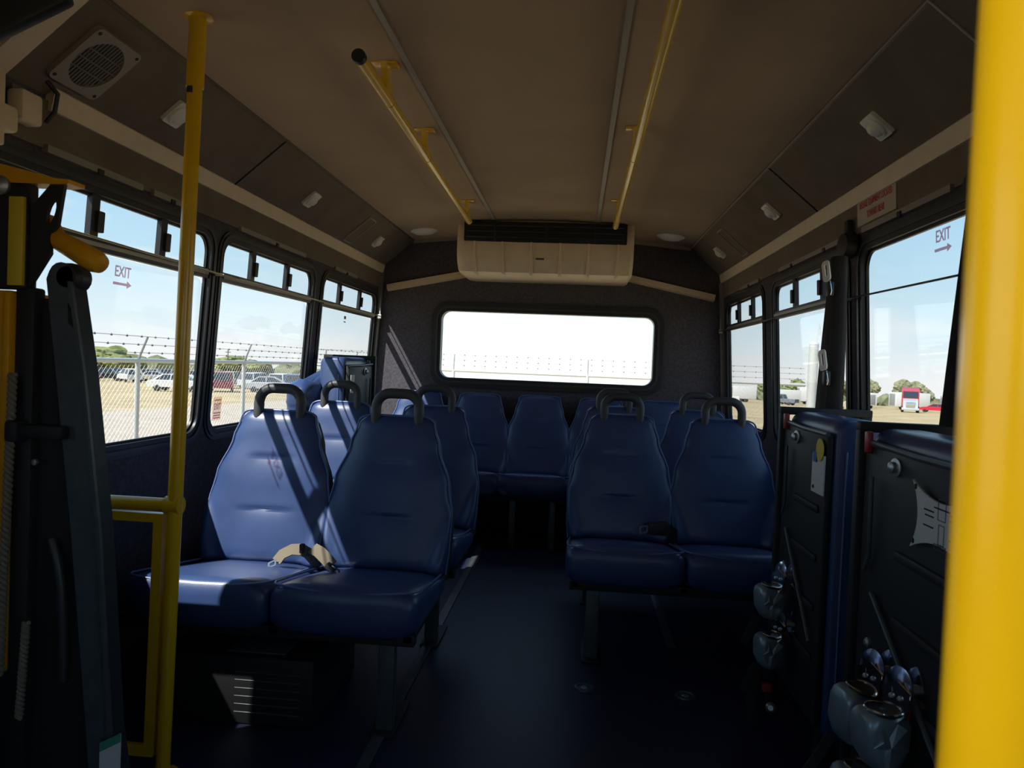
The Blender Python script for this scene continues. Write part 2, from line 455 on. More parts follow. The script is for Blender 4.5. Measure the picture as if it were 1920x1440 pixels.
for sd in (-1, 1):
    m, u, n, base = CV(sd)
    obj('seam_edge', MB().sweep([(sd * .936, Y0, 1.924), (sd * .936, Y1, 1.924)], [(-.004, -.003), (.004, -.003), (.004, .003), (-.004, .003)], up=(0, 0, 1)), 'ceiling_strip' if sd > 0 else 'cove_fabric', cove[sd])
    ys = (2.80, 4.30) if sd < 0 else (1.70, 3.05)
    for y in ys[:1] if sd < 0 else ys:
        obj('seam', MB().plate([[(y - .003, .0), (y + .003, .0), (y + .003, .30), (y - .003, .30)]], .001, .004, m), 'void' if (sd < 0 or y > 3) else 'ceiling_strip', cove[sd])
    # pale moulding along the foot of the cove
    pr = [(-.004, -.004), (.012, -.016), (.020, .0), (.016, .030), (.004, .036), (-.008, .03)]
    mb = MB()
    y_a = 1.80 if sd < 0 else .6
    ring = [(sd * (1.165 - .002), 1.700), (sd * (1.165 - .022), 1.700), (sd * (1.165 - .026), 1.716), (sd * (1.165 - .034), 1.752), (sd * (1.165 - .030), 1.758), (sd * 1.165, 1.745)]
    mb.loft([[(x, y, z) for x, z in ring] for y in (y_a, Y1)])
    struct('trim_' + str(3 if sd < 0 else 4), mb, 'beige_plastic', 'pale beige moulding along the ' + ('left' if sd < 0 else 'right') + ' wall under the ceiling', 'trim')
    # vertical corner moulding
    mb = MB(); R = []
    for z in (.0, .81, 1.53, 1.70):
        x = WX(z); R.append([(sd * (x - .002), Y1 - .03, z), (sd * (x - .028), Y1 - .03, z), (sd * (x - .028), Y1 - .001, z), (sd * (x - .002), Y1 - .001, z)])
    mb.loft(R)
    struct('trim_' + str(5 if sd < 0 else 6), mb, 'dull_alu', 'grey corner moulding where the ' + ('left' if sd < 0 else 'right') + ' wall meets the rear wall', 'trim')
    # head moulding on the rear wall
    xs2 = [sd * (.55 + .385 * k / 6) for k in range(7)]
    mb = MB().loft([[(x, Y1 - .001, arch(x) - .022), (x, Y1 - .02, arch(x) - .022), (x, Y1 - .02, arch(x) + .0), (x, Y1 - .001, arch(x))] for x in xs2])
    struct('trim_' + str(7 if sd < 0 else 8), mb, 'dull_alu', 'thin moulding along the rear ceiling edge ' + ('left' if sd < 0 else 'right') + ' of the air conditioner', 'trim')
    # sloping beige trim, a plain cover strip on the rear wall
    p0 = Vector((sd * .52, Y1 - .001, 1.716)); p1 = Vector((sd * 1.105, Y1 - .001, 1.597))
    mb = MB().sweep([p0, p1], [(-.020, 0), (-.024, .030), (.014, .040), (.022, .012), (.022, 0)] if sd > 0 else [(.020, 0), (.024, .030), (-.014, .040), (-.022, .012), (-.022, 0)], up=(0, -1, 0))
    so = obj('cover_strip', mb, 'beige_plastic')
    tag(so, 'pale sloping cover strip on the rear wall ' + ('left' if sd < 0 else 'right') + ' of the air conditioner', 'cover strip', 'sloping strips on the rear wall')

# beige bulkhead rib over the lift door, front left
m, u, n, base = CV(-1)
mb = MB()
mb.plate([[(1.54, -.02), (1.605, -.02), (1.605, .32), (1.54, .32)]], .0, .05, m)
mb.plate([[(1.40, .02), (1.54, .02), (1.54, .32), (1.40, .32)]], .0, .02, m)
mb.span((-1.14, 1.52, 1.55), (-1.10, 1.60, 1.74), .006)
struct('trim_9', mb, 'beige_plastic', 'beige rib across the left cove above the wheelchair lift', 'trim')
mb = MB().box((-.97, 1.38, 1.80), (.30, .03, .22), .01, rot=Matrix.Rotation(math.radians(-25), 4, 'Y'))
mo = thing('monitor', 'black screen under the ceiling in the front left corner', 'monitor', (-.97, 1.38, 1.7))
obj('casing', mb, 'black_plastic', mo)
obj('bracket', MB().tube([(-.97, 1.40, 1.86), (-.95, 1.45, 1.94)], .012), 'black_metal', mo)
bx = thing('door_switch_box', 'small beige plastic boxes on the wall above the wheelchair lift', 'switch box', (-1.1, 1.66, 1.55))
obj('box', MB().box((-1.130, 1.695, 1.668), (.045, .07, .075), .010), 'beige_plastic', bx)
obj('box', MB().box((-1.115, 1.60, 1.615), (.05, .06, .06), .010), 'beige_plastic', bx)
obj('wire_clip', MB().tube([(-1.135, 1.765, 1.765), (-1.118, 1.79, 1.735), (-1.125, 1.79, 1.69), (-1.14, 1.78, 1.66)], .006, 8), 'black_plastic', bx)

# ------------------------------------------------------------------ seats
def back_w(t): return interp(t, [(0, .215), (.15, .221), (.36, .222), (.55, .205), (.80, .160), (.93, .140), (1, .130)])
def back_y(t): return .462 + .118 * t
BZ0, BZ1 = .375, .905
def backrest_mesh():
    mb = MB(); n = 52; rows = 60; R = []
    for i in range(rows + 1):
        t = i / rows
        z = BZ0 + (BZ1 - BZ0) * t
        w, th = back_w(t), interp(t, [(0, .05), (.1, .058), (.5, .052), (.85, .042), (1, .036)])
        # rounded over at the top and bottom end
        ed = min(1, max(0, (1 - t) / .075)); k = math.sqrt(max(0, 1 - (1 - ed) ** 2))
        eb = min(1, max(0, t / .05)); kb = math.sqrt(max(0, 1 - (1 - eb) ** 2))
        w *= .62 + .38 * k; th *= (.12 + .88 * k) * (.3 + .7 * kb)
        ring = []
        for a, b in selip(w, th, 2.9, n):
            y = back_y(t) + .03 + b
            if b < 0:
                q = abs(a) / max(w, 1e-4); mid = max(0, 1 - (q / .42) ** 4)
                if t < .55:                                                   # side bolsters flank a centre panel that narrows downwards
                    qc = .62 + .38 * t / .55; v = max(0, min(1, (q - qc) / .26)); y -= .030 * v * v * (3 - 2 * v) * min(1, (.55 - t) / .2)
                for tc, dep in ((.35, .008), (.69, .007)):                    # the pads overlap the ones below
                    if t < tc: y += mid * dep * math.exp(-(tc - t) / .055)
                    else: y += mid * dep * max(0, 1 - (t - tc) / .028) ** 2
                if t < .16: y += mid * .004 * math.sin(a * 150) * (1 - t / .16)   # gathers at the foot
            ring.append((a, y, z))
        R.append(ring)
    mb.loft(R)
    return mb.mesh('backrest', 'vinyl', 50)
def outline(side_y):
    pts = []
    for k in range(17): t = k / 16 * .95; pts.append((back_w(t) * 1.0, back_y(t) + side_y, BZ0 + (BZ1 - BZ0) * t))
    top = []
    w = back_w(.95)
    for k in range(1, 10):
        a = PI / 2 * k / 10
        top.append((w * .62 + w * .38 * math.cos(a), back_y(1) + side_y, BZ0 + (BZ1 - BZ0) * (.95 + .045 * math.sin(a))))
    R = pts + top
    L = [(-x, y, z) for x, y, z in reversed(R)]
    return R + L
def piping_mesh():
    return MB().tube(outline(.012), .0038, 6).mesh('piping', 'piping')
def shell_mesh():
    mb = MB(); R = []
    for i in range(17):
        t = i / 16; w = back_w(t) * (1.0 if t < .92 else 1 - (t - .92) * 3); z = .34 + (BZ1 - .015 - .34) * t
        R.append([(a, back_y(t) + .072 + b, z) for a, b in selip(w, .028, 3, 20)])
    return mb.loft(R).mesh('back_shell', 'black_plastic')
CZ = .462
def cushion_mesh():
    mb = MB(); n = 36; R = []
    prof = [(0, .045, .30), (.006, .70, .74), (.02, .90, .93), (.05, .985, 1.0), (.12, 1, 1.0), (.28, 1, .97), (.40, .98, .93), (.455, .95, .90), (.475, .90, .75)]
    for y, kw, kh in prof:
        ring = []
        top = .462 - .082 * (y / .475); zc, hh = (top + .302) / 2, (top - .302) / 2
        for a, b in selip(.218 * (.86 + .14 * kw), hh * kh, 4.2, n):
            q = abs(a) / .218
            crown = .012 * max(0, 1 - q * q) if b > 0 else 0
            sag = -.012 * max(0, 1 - (q / .75) ** 2) * math.exp(-((y - .03) / .06) ** 2) if b > 0 else 0
            ring.append((a, y, zc + b + crown * .5 + sag))
        R.append(ring)
    return mb.loft(R).mesh('cushion', 'vinyl', 50)
def cushion_piping():
    pts = [(-.205, .44, .384), (-.214, .2, .421), (-.212, .05, .445), (-.200, .016, .449)]
    pts += [(x / 10 * .19, .010, .449 - .014 * (1 - (x / 10) ** 2)) for x in range(-10, 11)]
    pts += [(-x, y, z) for x, y, z in reversed(pts[:4])]
    return MB().tube(pts, .0036, 6).mesh('cushion_piping', 'piping')
def handle_mesh():
    w, r0, zt, zb = .078, .05, .982, .855
    pts = [(-w, .585, zb), (-w, .590, zt - r0)]
    for k in range(1, 7):
        a = PI / 2 * k / 6; pts.append((-w + r0 - r0 * math.cos(a), .592, zt - r0 + r0 * math.sin(a)))
    pts += [(-x, y, z) for x, y, z in reversed(pts)]
    mb = MB().tube(pts, .0183, 12)
    for s_ in (-1, 1): mb.lathe([(0, 0), (.006, 0), (.006, .004), (0, .004)], frame_of((s_ * w - .0, .568, .885), (0, -1, 0)), 10)
    return mb.mesh('grab_handle', 'handle_rubber')
ME_BACK, ME_PIPE, ME_SHELL, ME_CUSH, ME_CPIPE, ME_HAND = backrest_mesh(), piping_mesh(), shell_mesh(), cushion_mesh(), cushion_piping(), handle_mesh()

def seat_place(root, x, handle=True):    # the bench stands against the wall: no handle, no shell
    def put(name, me, par, dx=0):
        o = bpy.data.objects.new(name, me); COL.objects.link(o); o.parent = par; o.location = (dx, 0, 0); return o
    b = put('backrest', ME_BACK, root, x); put('piping', ME_PIPE, b)
    if handle: put('back_shell', ME_SHELL, b); put('grab_handle', ME_HAND, b)
    c = put('cushion', ME_CUSH, root, x); put('cushion_piping', ME_CPIPE, c)
def double_seat(side, y, label):
    """side -1: left of the aisle; local x runs along the row, the wall side is side*x"""
    root = thing('double_seat', label, 'bus seat', (0, y, 0), 'forward facing double seats')
    xa, xb = (.42, .855)
    for x in (xa, xb): seat_place(root, side * x)
    def part(name, mb, mt, par=root, label=None):
        o = bpy.data.objects.new(name, mb.mesh(name, mt)); COL.objects.link(o); o.parent = par
        if label: o['label'] = label
        return o
    mb = MB()
    for yy in (.08, .42): mb.span((side * .22, yy - .02, .275), (side * 1.235, yy + .02, .31), .004)
    for x in (.24, .64, 1.06): mb.span((side * x - .015, .06, .285), (side * x + .015, .50, .31), .003)
    for x in (.42, .855):
        for s_ in (-1, 1): mb.span((side * x + s_ * .13 - .012, .50, .30), (side * x + s_ * .13 + .012, .575, .62), .004)
    part('seat_frame', mb, 'black_metal')
    mb = MB().span((side * .285, .10, .0), (side * .335, .14, .29), .004)
    part('leg', mb, 'dark_steel')
    part('foot_plate', MB().span((side * .275, .07, 0), (side * .345, .30, .010), .003), 'black_metal')
    return root, part
S1, part1 = double_seat(-1, 2.04, 'sunlit blue vinyl double seat nearest the yellow stanchion on the left')
S2, part2 = double_seat(-1, 2.75, 'blue vinyl double seat in the second row on the left, by the folded seat')
S3, part3 = double_seat(1, 2.71, 'shaded blue vinyl double seat on the right behind the two folded seats')
S4, part4 = double_seat(1, 3.40, 'blue vinyl double seat in the second row on the right, before the rear bench')
# belts on the nearest left seat (worn, sunlit tan painted in) and on the right one
def belts(part, mt):
    o = part('seat_belt', MB().strap([(-.742, .325, 0.425), (-.728, .335, 0.447), (-.700, .345, 0.462), (-.668, .350, 0.463), (-.645, .365, 0.445), (-.638, .40, 0.395)], .042, .004, (-.25, -.75, .65)), mt, label='worn webbing seat belt with sunlit tan painted in, lying between the two cushions')
    p = part('seat_belt', MB().strap([(-.630, .40, 0.405), (-.640, .365, 0.455), (-.630, .345, 0.471), (-.600, .330, 0.463), (-.568, .315, 0.443), (-.552, .305, 0.431)], .042, .004, (.3, -.75, .65)), mt)
    part('buckle', MB().box((-.548, .290, 0.427), (.035, .03, .018), .004, rot=Matrix.Rotation(.5, 4, 'Y')), 'black_plastic', p)
    part('buckle_tongue', MB().ring(rrect(-.014, .014, -.010, .010, .003, 2), rrect(-.008, .008, -.005, .005, .002, 2), 0, .003, lambda a, b, c: (-.752 + a, .312 + c, .420 + b + a * .5)), 'chrome', o)
    part('buckle_tongue', MB().ring(rrect(-.014, .014, -.010, .010, .003, 2), rrect(-.008, .008, -.005, .005, .002, 2), 0, .003, lambda a, b, c: (-.528 + a, .280 + c, .420 + b - a * .6)), 'chrome', p)
    part('clasp', MB().box((-.662, .338, 0.470), (.014, .02, .03), .003), 'webbing', o)
belts(part1, 'webbing_worn_sunlit')
q = part3('seat_belt', MB().strap([(.640, .42, 0.380), (.635, .40, 0.440), (.60, .38, 0.465), (.545, .37, 0.460), (.52, .365, 0.455)], .045, .005, (0, -1, .3)), 'webbing', label='black seat belt stub between the cushions')
part3('buckle', MB().box((.575, .355, 0.460), (.085, .03, .05), .006), 'black_plastic', q)
part3('buckle_tongue', MB().ring(rrect(-.018, .018, -.016, .016, .003, 2), rrect(-.010, .010, -.009, .009, .002, 2), 0, .003, lambda a, b, c: (.512 + a, .35 + c, .455 + b + a * .2)), 'chrome', q)

rb = thing('rear_bench', 'five-seat blue vinyl bench across the rear wall', 'bus bench', (0, 4.415, 0))
for x in (-.83, -.425, -.022, .385, .79): seat_place(rb, x, False)
mb = MB()
for yy in (.08, .42): mb.span((-1.08, 4.415 + yy - .02, .275), (1.08, 4.415 + yy + .02, .305), .004)
obj('seat_frame', mb, 'black_metal', rb)
for x in (-.92, -.52, -.135, .105, .50, .90):
    obj('leg', MB().span((x - .018, 4.45, 0), (x + .018, 4.49, .29), .004), 'dark_steel', rb)
obj('kick_panel', MB().span((-1.10, 4.96, 0), (1.10, 5.0, .30), .004), 'black_metal', rb)

# ------------------------------------------------------------------ folded (flip-up) seats
def wrinkled(mb, x0, x1, y0, y1, z0, z1, e, amp, n=30, rows=26, slope=.10):
    R = []
    for i in range(rows + 1):
        t = i / rows; z = z0 + (z1 - z0) * t
        ed = min(1, min(t, 1 - t) / .09); k = math.sqrt(max(0, 1 - (1 - ed) ** 2)) * .75 + .25
        ring = []
        for a, b in selip((x1 - x0) / 2 * k, (y1 - y0) / 2 * (.7 + .3 * k), e, n):
            wv = amp * math.sin(9 * t * 6 + 25 * a + 11 * b) * math.sin(PI * t) + amp * .6 * math.sin(37 * b + 14 * t)
            ring.append(((x0 + x1) / 2 + a * (1 + wv), (y0 + y1) / 2 + b * (1 + wv * .4), z - slope * t * t * max(0, .5 - b / (y1 - y0)) + (amp * .3 * math.sin(20 * b) if t > .9 else 0)))
        R.append(ring)
    return mb.loft(R)
OFF = .02
def fold_seat(sd, ya, yb, dz, label, placard):
    """ya: end that faces the camera, yb: far end; plate towards the aisle at |x| = .90"""
    root = thing('folded_seat', label, 'folding seat', (sd * 1.0, (ya + yb) / 2, 0), 'folded flip-up seats')
    X = lambda a: sd * (a + OFF)
    def S(a, b): return (min(X(a), X(b)), max(X(a), X(b)))
    L = yb - ya
    x0, x1 = S(.885, .905)
    obj('seat_pan', MB().span((x0, ya + .012, .13 + dz), (x1, yb - .02, .945 + dz), .006), 'black_metal', root)
    pan = root.children[-1]
    for k in range(4):
        z = .30 + .14 * k + dz
        x0, x1 = S(.876, .887)
        obj('rib', MB().span((x0, ya + .05, z), (x1, ya + L * .62, z + .022), .006), 'black_metal', pan)
    for z in (.22, .50):
        obj('bolt', MB().lathe([(0, 0), (.011, 0), (.011, .006), (.006, .011), (0, .011)], frame_of((X(.885), yb - .10, z + dz), (-sd, 0, 0)), 12), 'zinc', pan)
    x0, x1 = S(.878, .908)
    obj('rim', MB().tube([(X(.886), ya + .01, .945 + dz), (X(.884), ya + L * .5, .947 + dz), (X(.886), yb - .03, .955 + dz)], .007, 8), 'dark_steel', pan)
    # seat cushion folded up behind the plate: its smooth side faces the camera
    x0, x1 = S(.905, 1.035)
    mb = MB(); R = []
    for dy, k in ((0, .80), (.004, .90), (.014, .97), (.035, 1), (L - .035, 1), (L - .014, .97), (L, .85)):
        cx, cz, hx, hz = (x0 + x1) / 2, (.10 + .985) / 2 + dz, (x1 - x0) / 2 * k, (.985 - .10) / 2 - (1 - k) * .06
        R.append([(px, ya + dy, pz) for px, pz in rrect(cx - hx, cx + hx, cz - hz, cz + hz + .012 * math.sin(PI * dy / L), .036 * k, 6)])
    cu = obj('seat_cushion', mb.loft(R), 'vinyl', root, angle=50)
    obj('cushion_seam', MB().tube([(X(.935), ya - .001, .14 + dz), (X(.935), ya - .001, .90 + dz)], .003, 6), 'piping', cu)
    x0, x1 = S(1.02, 1.145)
    obj('back_cushion', wrinkled(MB(), x0, x1, ya - .18, yb - .02, .34 + dz, .945 + dz, 5.0, .05), 'vinyl', root, angle=60)
    # far-end steel frame, reaching above the cushion
    x0, x1 = S(.872, 1.165)
    mb = MB().span((x0, yb - .012, .04), (x1, yb + .012, .10), .003)
    xa, xb = S(.872, .902); mb.span((xa, yb - .014, .0), (xb, yb + .014, 1.0 + dz), .004)
    xa, xb = S(1.13, 1.165); mb.span((xa, yb - .014, .0), (xb, yb + .014, 1.0 + dz), .004)
    mb.span((x0, yb - .016, .975 + dz), (x1, yb + .016, 1.0 + dz), .004)
    obj('end_frame', mb, 'black_metal', root)
    xa, xb = S(1.10, 1.16)
    obj('wall_rail', MB().span((xa, ya, .26), (xb, yb, .30), .004), 'black_metal', root)
    obj('leg', MB().span((min(X(.92), X(.96)), ya + .08, 0), (max(X(.92), X(.96)), ya + .12, .14 + dz), .004), 'black_metal', root)
    obj('pivot_bolt', MB().lathe([(0, 0), (.020, 0), (.020, .006), (.012, .008), (.012, .016), (.005, .020), (0, .020)], frame_of((X(.885), yb - .20 if L > .5 else yb - .17, .915 + dz), (-sd, -.15, 0)), 18), 'zinc', root)
    if placard < 2: obj('release_tab', MB().box((X(.880), yb - .05, .955 + dz), (.014, .022, .05), .004), 'red_plastic', root, 'red release tab')
    obj('latch_rod', MB().tube([(X(.872), yb - .10, .88 + dz), (X(.874), yb - .10, .70 + dz), (X(.876), yb - .07, .66 + dz)], .005, 8), 'dark_steel', root)
    obj('brace', MB().tube([(X(.872), ya + .04, .36 + dz), (X(.876), yb - .12, .62 + dz)], .006, 8), 'dark_steel', root)
    return root
fa = fold_seat(1, 2.10, 2.55, 0, 'folded blue and black flip-up seat on the right, farther of two, with yellow label', 0)
pl = obj('placard', MB().plate([[(2.112, .775), (2.215, .775), (2.215, .885), (2.112, .885)]], .884, .880, lambda a, b, c: (c + OFF, a, b)), 'paper_white', fa, 'white instruction placard with a yellow and blue mark')
obj('placard_mark', MB().plate([circ(2.145, .90, .032, 18)], .8785, .8765, lambda a, b, c: (c + OFF, a, b)), 'label_yellow', pl)
obj('placard_mark', MB().plate([rrect(2.168, 2.196, .862, .892, .003, 2)], .878, .8755, lambda a, b, c: (c + OFF, a, b)), 'blue_print', pl)
obj('rivet', MB().lathe([(0, 0), (.006, 0), (.004, .003), (0, .003)], frame_of((.880 + OFF, 2.195, .79), (-1, 0, 0)), 10), 'black_plastic', pl)
fb = fold_seat(1, 1.28, 1.86, 0, 'folded blue and black flip-up seat beside the near yellow pole, white notched placard', 1)
def hollow(a0, a1, b0, b1, d):
    pts = []
    cs = [(a0, b0), (a1, b0), (a1, b1), (a0, b1)]
    cx, cy = (a0 + a1) / 2, (b0 + b1) / 2
    for i in range(4):
        p, q = cs[i], cs[(i + 1) % 4]
        for k in range(10):
            t = k / 10; x = p[0] + (q[0] - p[0]) * t; y = p[1] + (q[1] - p[1]) * t; h = d * 4 * t * (1 - t)
            mx, my = (p[0] + q[0]) / 2 - cx, (p[1] + q[1]) / 2 - cy; l = math.hypot(mx, my)
            pts.append((x - mx / l * h, y - my / l * h))
    return pts
pb = obj('placard', MB().plate([hollow(1.315, 1.555, .770, .905, .028)], .8755, .8715, lambda a, b, c: (c + OFF, a, b)), 'paper_white', fb, 'white placard with hollowed sides and a diagram')
for a, b in ((1.54, .893), (1.54, .785), (1.33, .893), (1.33, .785)):
    obj('rivet', MB().lathe([(0, 0), (.006, 0), (.004, .003), (0, .003)], frame_of((.8715 + OFF, a, b), (-1, 0, 0)), 10), 'black_plastic', pb)
mb = MB()
for a0, a1, b0, b1 in ((1.415, 1.445, .845, .885), (1.418, 1.440, .80, .838), (1.41, 1.455, .79, .80), (1.40, 1.46, .865, .868), (1.35, 1.40, .86, .863), (1.35, 1.40, .85, .853), (1.35, 1.39, .84, .843), (1.35, 1.40, .815, .818), (1.46, 1.50, .855, .858), (1.46, 1.495, .845, .848), (1.46, 1.50, .825, .828)):
    mb.ring([(a0, b0), (a1, b0), (a1, b1), (a0, b1)], [(a0 + .0015, b0 + .0015), (a1 - .0015, b0 + .0015), (a1 - .0015, b1 - .0015), (a0 + .0015, b1 - .0015)], .8716, .8708, lambda a, b, c: (c + OFF, a, b))
obj('diagram', mb, 'dark_print', pb)
fc = fold_seat(-1, 3.60, 4.05, .12, 'folded blue and black flip-up seat against the rear left window', 2)
obj('placard', MB().plate([[(3.62, .93), (3.68, .93), (3.68, 1.02), (3.62, 1.02)]], -.902, -.898, lambda a, b, c: (c, a, b)), 'paper_white', fc)

# ------------------------------------------------------------------ tie-down retractors hung on the folded seats
def retractor(y, z, label, tilt=0.0, s=1.0, group='grey tie-down retractors'):
    x = .835
    root = thing('tie_down_retractor', label, 'tie-down', (x, y, z), group)
    M = Matrix.Translation((x, y, z)) @ Matrix.Rotation(tilt, 4, 'Y') @ Matrix.Rotation(.35, 4, 'Z') @ Matrix.Scale(s, 4)
    # housing: rounded shield with a flat top, faceted fan on its face
    ol = [(-.047, .020), (-.045, .038), (-.034, .047), (.0, .049), (.036, .043), (.044, .030), (.045, -.004), (.034, -.040), (.010, -.056), (-.012, -.052), (-.034, -.026)]
    mb = MB(); R = []
    for yy, k in ((-.031, .72), (-.027, .88), (-.018, .97), (.0, 1.0), (.018, .97), (.028, .85)):
        R.append([M @ Vector((a * k, yy - .010 * (.5 - b * 8) * (1 if yy < 0 else 0) * .4, b * k)) for a, b in ol])
    h = obj('housing', mb.loft(R), 'retractor_grey', root, angle=40)
    rim = [(-.026, -.034, .026), (.006, -.032, .036), (.040, -.026, .030), (.044, -.024, .004), (.032, -.024, -.030), (.008, -.026, -.048), (-.018, -.030, -.036), (-.034, -.032, -.006)]
    vs = [Vector((-.008, -.040, -.002))]; fs = []
    for k, p in enumerate(rim):
        q = rim[(k + 1) % 8]; vs.append(Vector(p)); md = (Vector(p) + Vector(q)) / 2 + Vector((0, -.014 if k % 2 else .006, 0)); vs.append(md * .9)
    for k in range(16): fs.append((0, 1 + k, 1 + (k + 1) % 16))
    bk = len(vs); vs += [v + Vector((0, .02, 0)) for v in vs[1:17]]
    for k in range(16): fs.append((1 + k, bk + k, bk + (k + 1) % 16, 1 + (k + 1) % 16))
    obj('ridged_cover', MB().add([M @ v for v in vs], fs), 'retractor_grey', h, angle=12)
    obj('spool_recess', MB().lathe([(0, 0), (.026, 0), (.028, .004), (.026, .006), (0, .004)], M @ Matrix.Translation((-.008, -.006, .044)), 18), 'black_plastic', h)
    obj('rim', MB().tube([M @ Vector((-.008 + .029 * math.cos(a), -.006 + .025 * math.sin(a), .050)) for a in [2 * PI * k / 20 for k in range(20)]], .0025, 6, closed=True), 'chrome', h)
    obj('release_button', MB().box(M @ Vector((.028, -.018, .052)), (.016 * s, .014 * s, .028 * s), .004), 'red_plastic', root, 'red release button')
    # floor fitting: spindle with two plates, pointed tongue
    c = Vector((x + .045, y - .005, z + .085 * s))
    obj('spindle', MB().tube([c + Vector((-.03, 0, 0)), c + Vector((.055, 0, 0))], .009 * s, 12), 'zinc', root)
    for dx, r in ((-.012, .034), (.026, .034)):
        obj('disc', MB().lathe([(0, 0), (r * s, 0), (r * s, .003), (r * .6 * s, .006), (0, .006)], frame_of(c + Vector((dx, 0, .004)), (-1, -.25, .15)), 24), 'chrome', root)
    fm = frame_of(c + Vector((-.022, -.014, -.012)), (-1, -.7, .1), (0, 0, 1))
    obj('tongue', MB().plate([[(-.048 * s, 0), (-.022 * s, .022 * s), (.014 * s, .024 * s), (.028 * s, 0), (.014 * s, -.024 * s), (-.022 * s, -.022 * s)]], 0, .004, lambda a, b, q: tuple(fm @ Vector((a, b, q)))), 'chrome', root)
    for k in (-1, 1):
        obj('pin', MB().lathe([(0, 0), (.005, 0), (.004, .005), (0, .006)], fm @ Matrix.Translation((.002, k * .009, .004)), 10), 'zinc', root)
    obj('strap_tail', MB().strap([M @ Vector(p) for p in ((-.03, 0, -.05), (-.045, -.005, -.09), (-.055, .0, -.14))], .022, .003, (0, -1, 0)), 'webbing', root)
    return root
retractor(2.36, .405, 'upper grey tie-down retractor on the farther folded seat', .15, 1.0)
retractor(2.34, .258, 'lower grey tie-down retractor on the farther folded seat, straps dangling', .2, 1.0)
retractor(1.645, .385, 'grey tie-down retractor on the nearer folded seat, turned toward the aisle', .3, 1.15)
retractor(1.515, .40, 'grey tie-down retractor on the nearer folded seat, next to the near pole', .1, 1.15)
retractor(1.63, .225, 'lowest grey tie-down retractor at the foot of the nearer folded seat', .25, 1.1)
hk = thing('strap_hooks', 'small dark hooks and webbing ends hanging below the farther retractors', 'strap', (.82, 2.34, .10))
obj('webbing', MB().strap([(.80, 2.33, .19), (.785, 2.32, .12), (.79, 2.31, .05)], .03, .004, (0, -1, 0)), 'webbing', hk)
obj('webbing', MB().strap([(.83, 2.35, .19), (.79, 2.34, .10), (.81, 2.33, .03)], .03, .004, (0, -1, 0)), 'webbing', hk)
obj('button', MB().box((.835, 2.33, .145), (.03, .02, .025), .005), 'red_plastic', hk)
obj('hook', MB().lathe([(0, 0), (.014, 0), (.016, .02), (.008, .03), (0, .03)], frame_of((.85, 2.33, .085), (-.3, -1, .3)), 14), 'zinc', hk)

# ------------------------------------------------------------------ yellow poles, barrier, ceiling rails
PT, PB_ = Vector((-.779, 1.833, 1.945)), Vector((-.815, 1.833, 0))
st = thing('stanchion_barrier', 'yellow floor-to-ceiling pole with low rail and smoked panel on the left', 'grab pole', (-.815, 1.833, 0))
po = obj('pole', MB().tube([PB_, PT], .0185, 20), 'yellow', st)
obj('sleeve', MB().tube([PB_.lerp(PT, .91), PT], .0215, 20), 'yellow', po)
obj('ceiling_flange', MB().lathe([(0, 0), (.036, 0), (.037, .006), (.024, .010), (0, .012)], Matrix.Translation(PT + Vector((0, 0, .006))) @ Matrix.Rotation(PI, 4, 'X'), 20), 'yellow', po)
obj('floor_flange', MB().lathe([(0, 0), (.04, 0), (.04, .006), (.024, .012), (0, .012)], Matrix.Translation(PB_), 20), 'yellow', po)
obj('sticker', MB().box(PB_.lerp(PT, .905) + Vector((-.003, -.0195, 0)), (.014, .004, .016), .001), 'black_plastic', po)
obj('top_rail', MB().tube([(-.80, 1.833, .705), (-1.21, 1.833, .705)], .0175, 16), 'yellow', st)
obj('rail_collar', MB().tube([(-.785, 1.833, .705), (-.826, 1.833, .705)], .023, 16), 'yellow', st)
mb = MB().ring([(-.838, .05), (-.828, .683), (-1.20, .683), (-1.20, .05)], [(-.862, .075), (-.853, .660), (-1.175, .660), (-1.175, .075)], 1.822, 1.844, lambda a, b, c: (a, c, b))
obj('panel_frame', mb, 'yellow', st)
obj('panel', MB().plate([[(-.86, .073), (-.851, .662), (-1.178, .662), (-1.178, .073)]], 1.831, 1.835, lambda a, b, c: (a, c, b)), 'smoked_acrylic', st)
np_ = thing('stanchion_pole', 'thick bright yellow grab pole very close on the right', 'grab pole', (.368, .28, 0))
po = obj('pole', MB().tube([(.368, .28, 0), (.368, .28, 1.965)], .0195, 32), 'yellow', np_)
obj('ceiling_flange', MB().lathe([(0, 0), (.036, 0), (.037, .006), (.024, .010), (0, .012)], Matrix.Translation((.368, .28, 1.973)) @ Matrix.Rotation(PI, 4, 'X'), 20), 'yellow', np_)
obj('floor_flange', MB().lathe([(0, 0), (.04, 0), (.04, .006), (.024, .012), (0, .012)], Matrix.Translation((.368, .28, 0)), 20), 'yellow', np_)

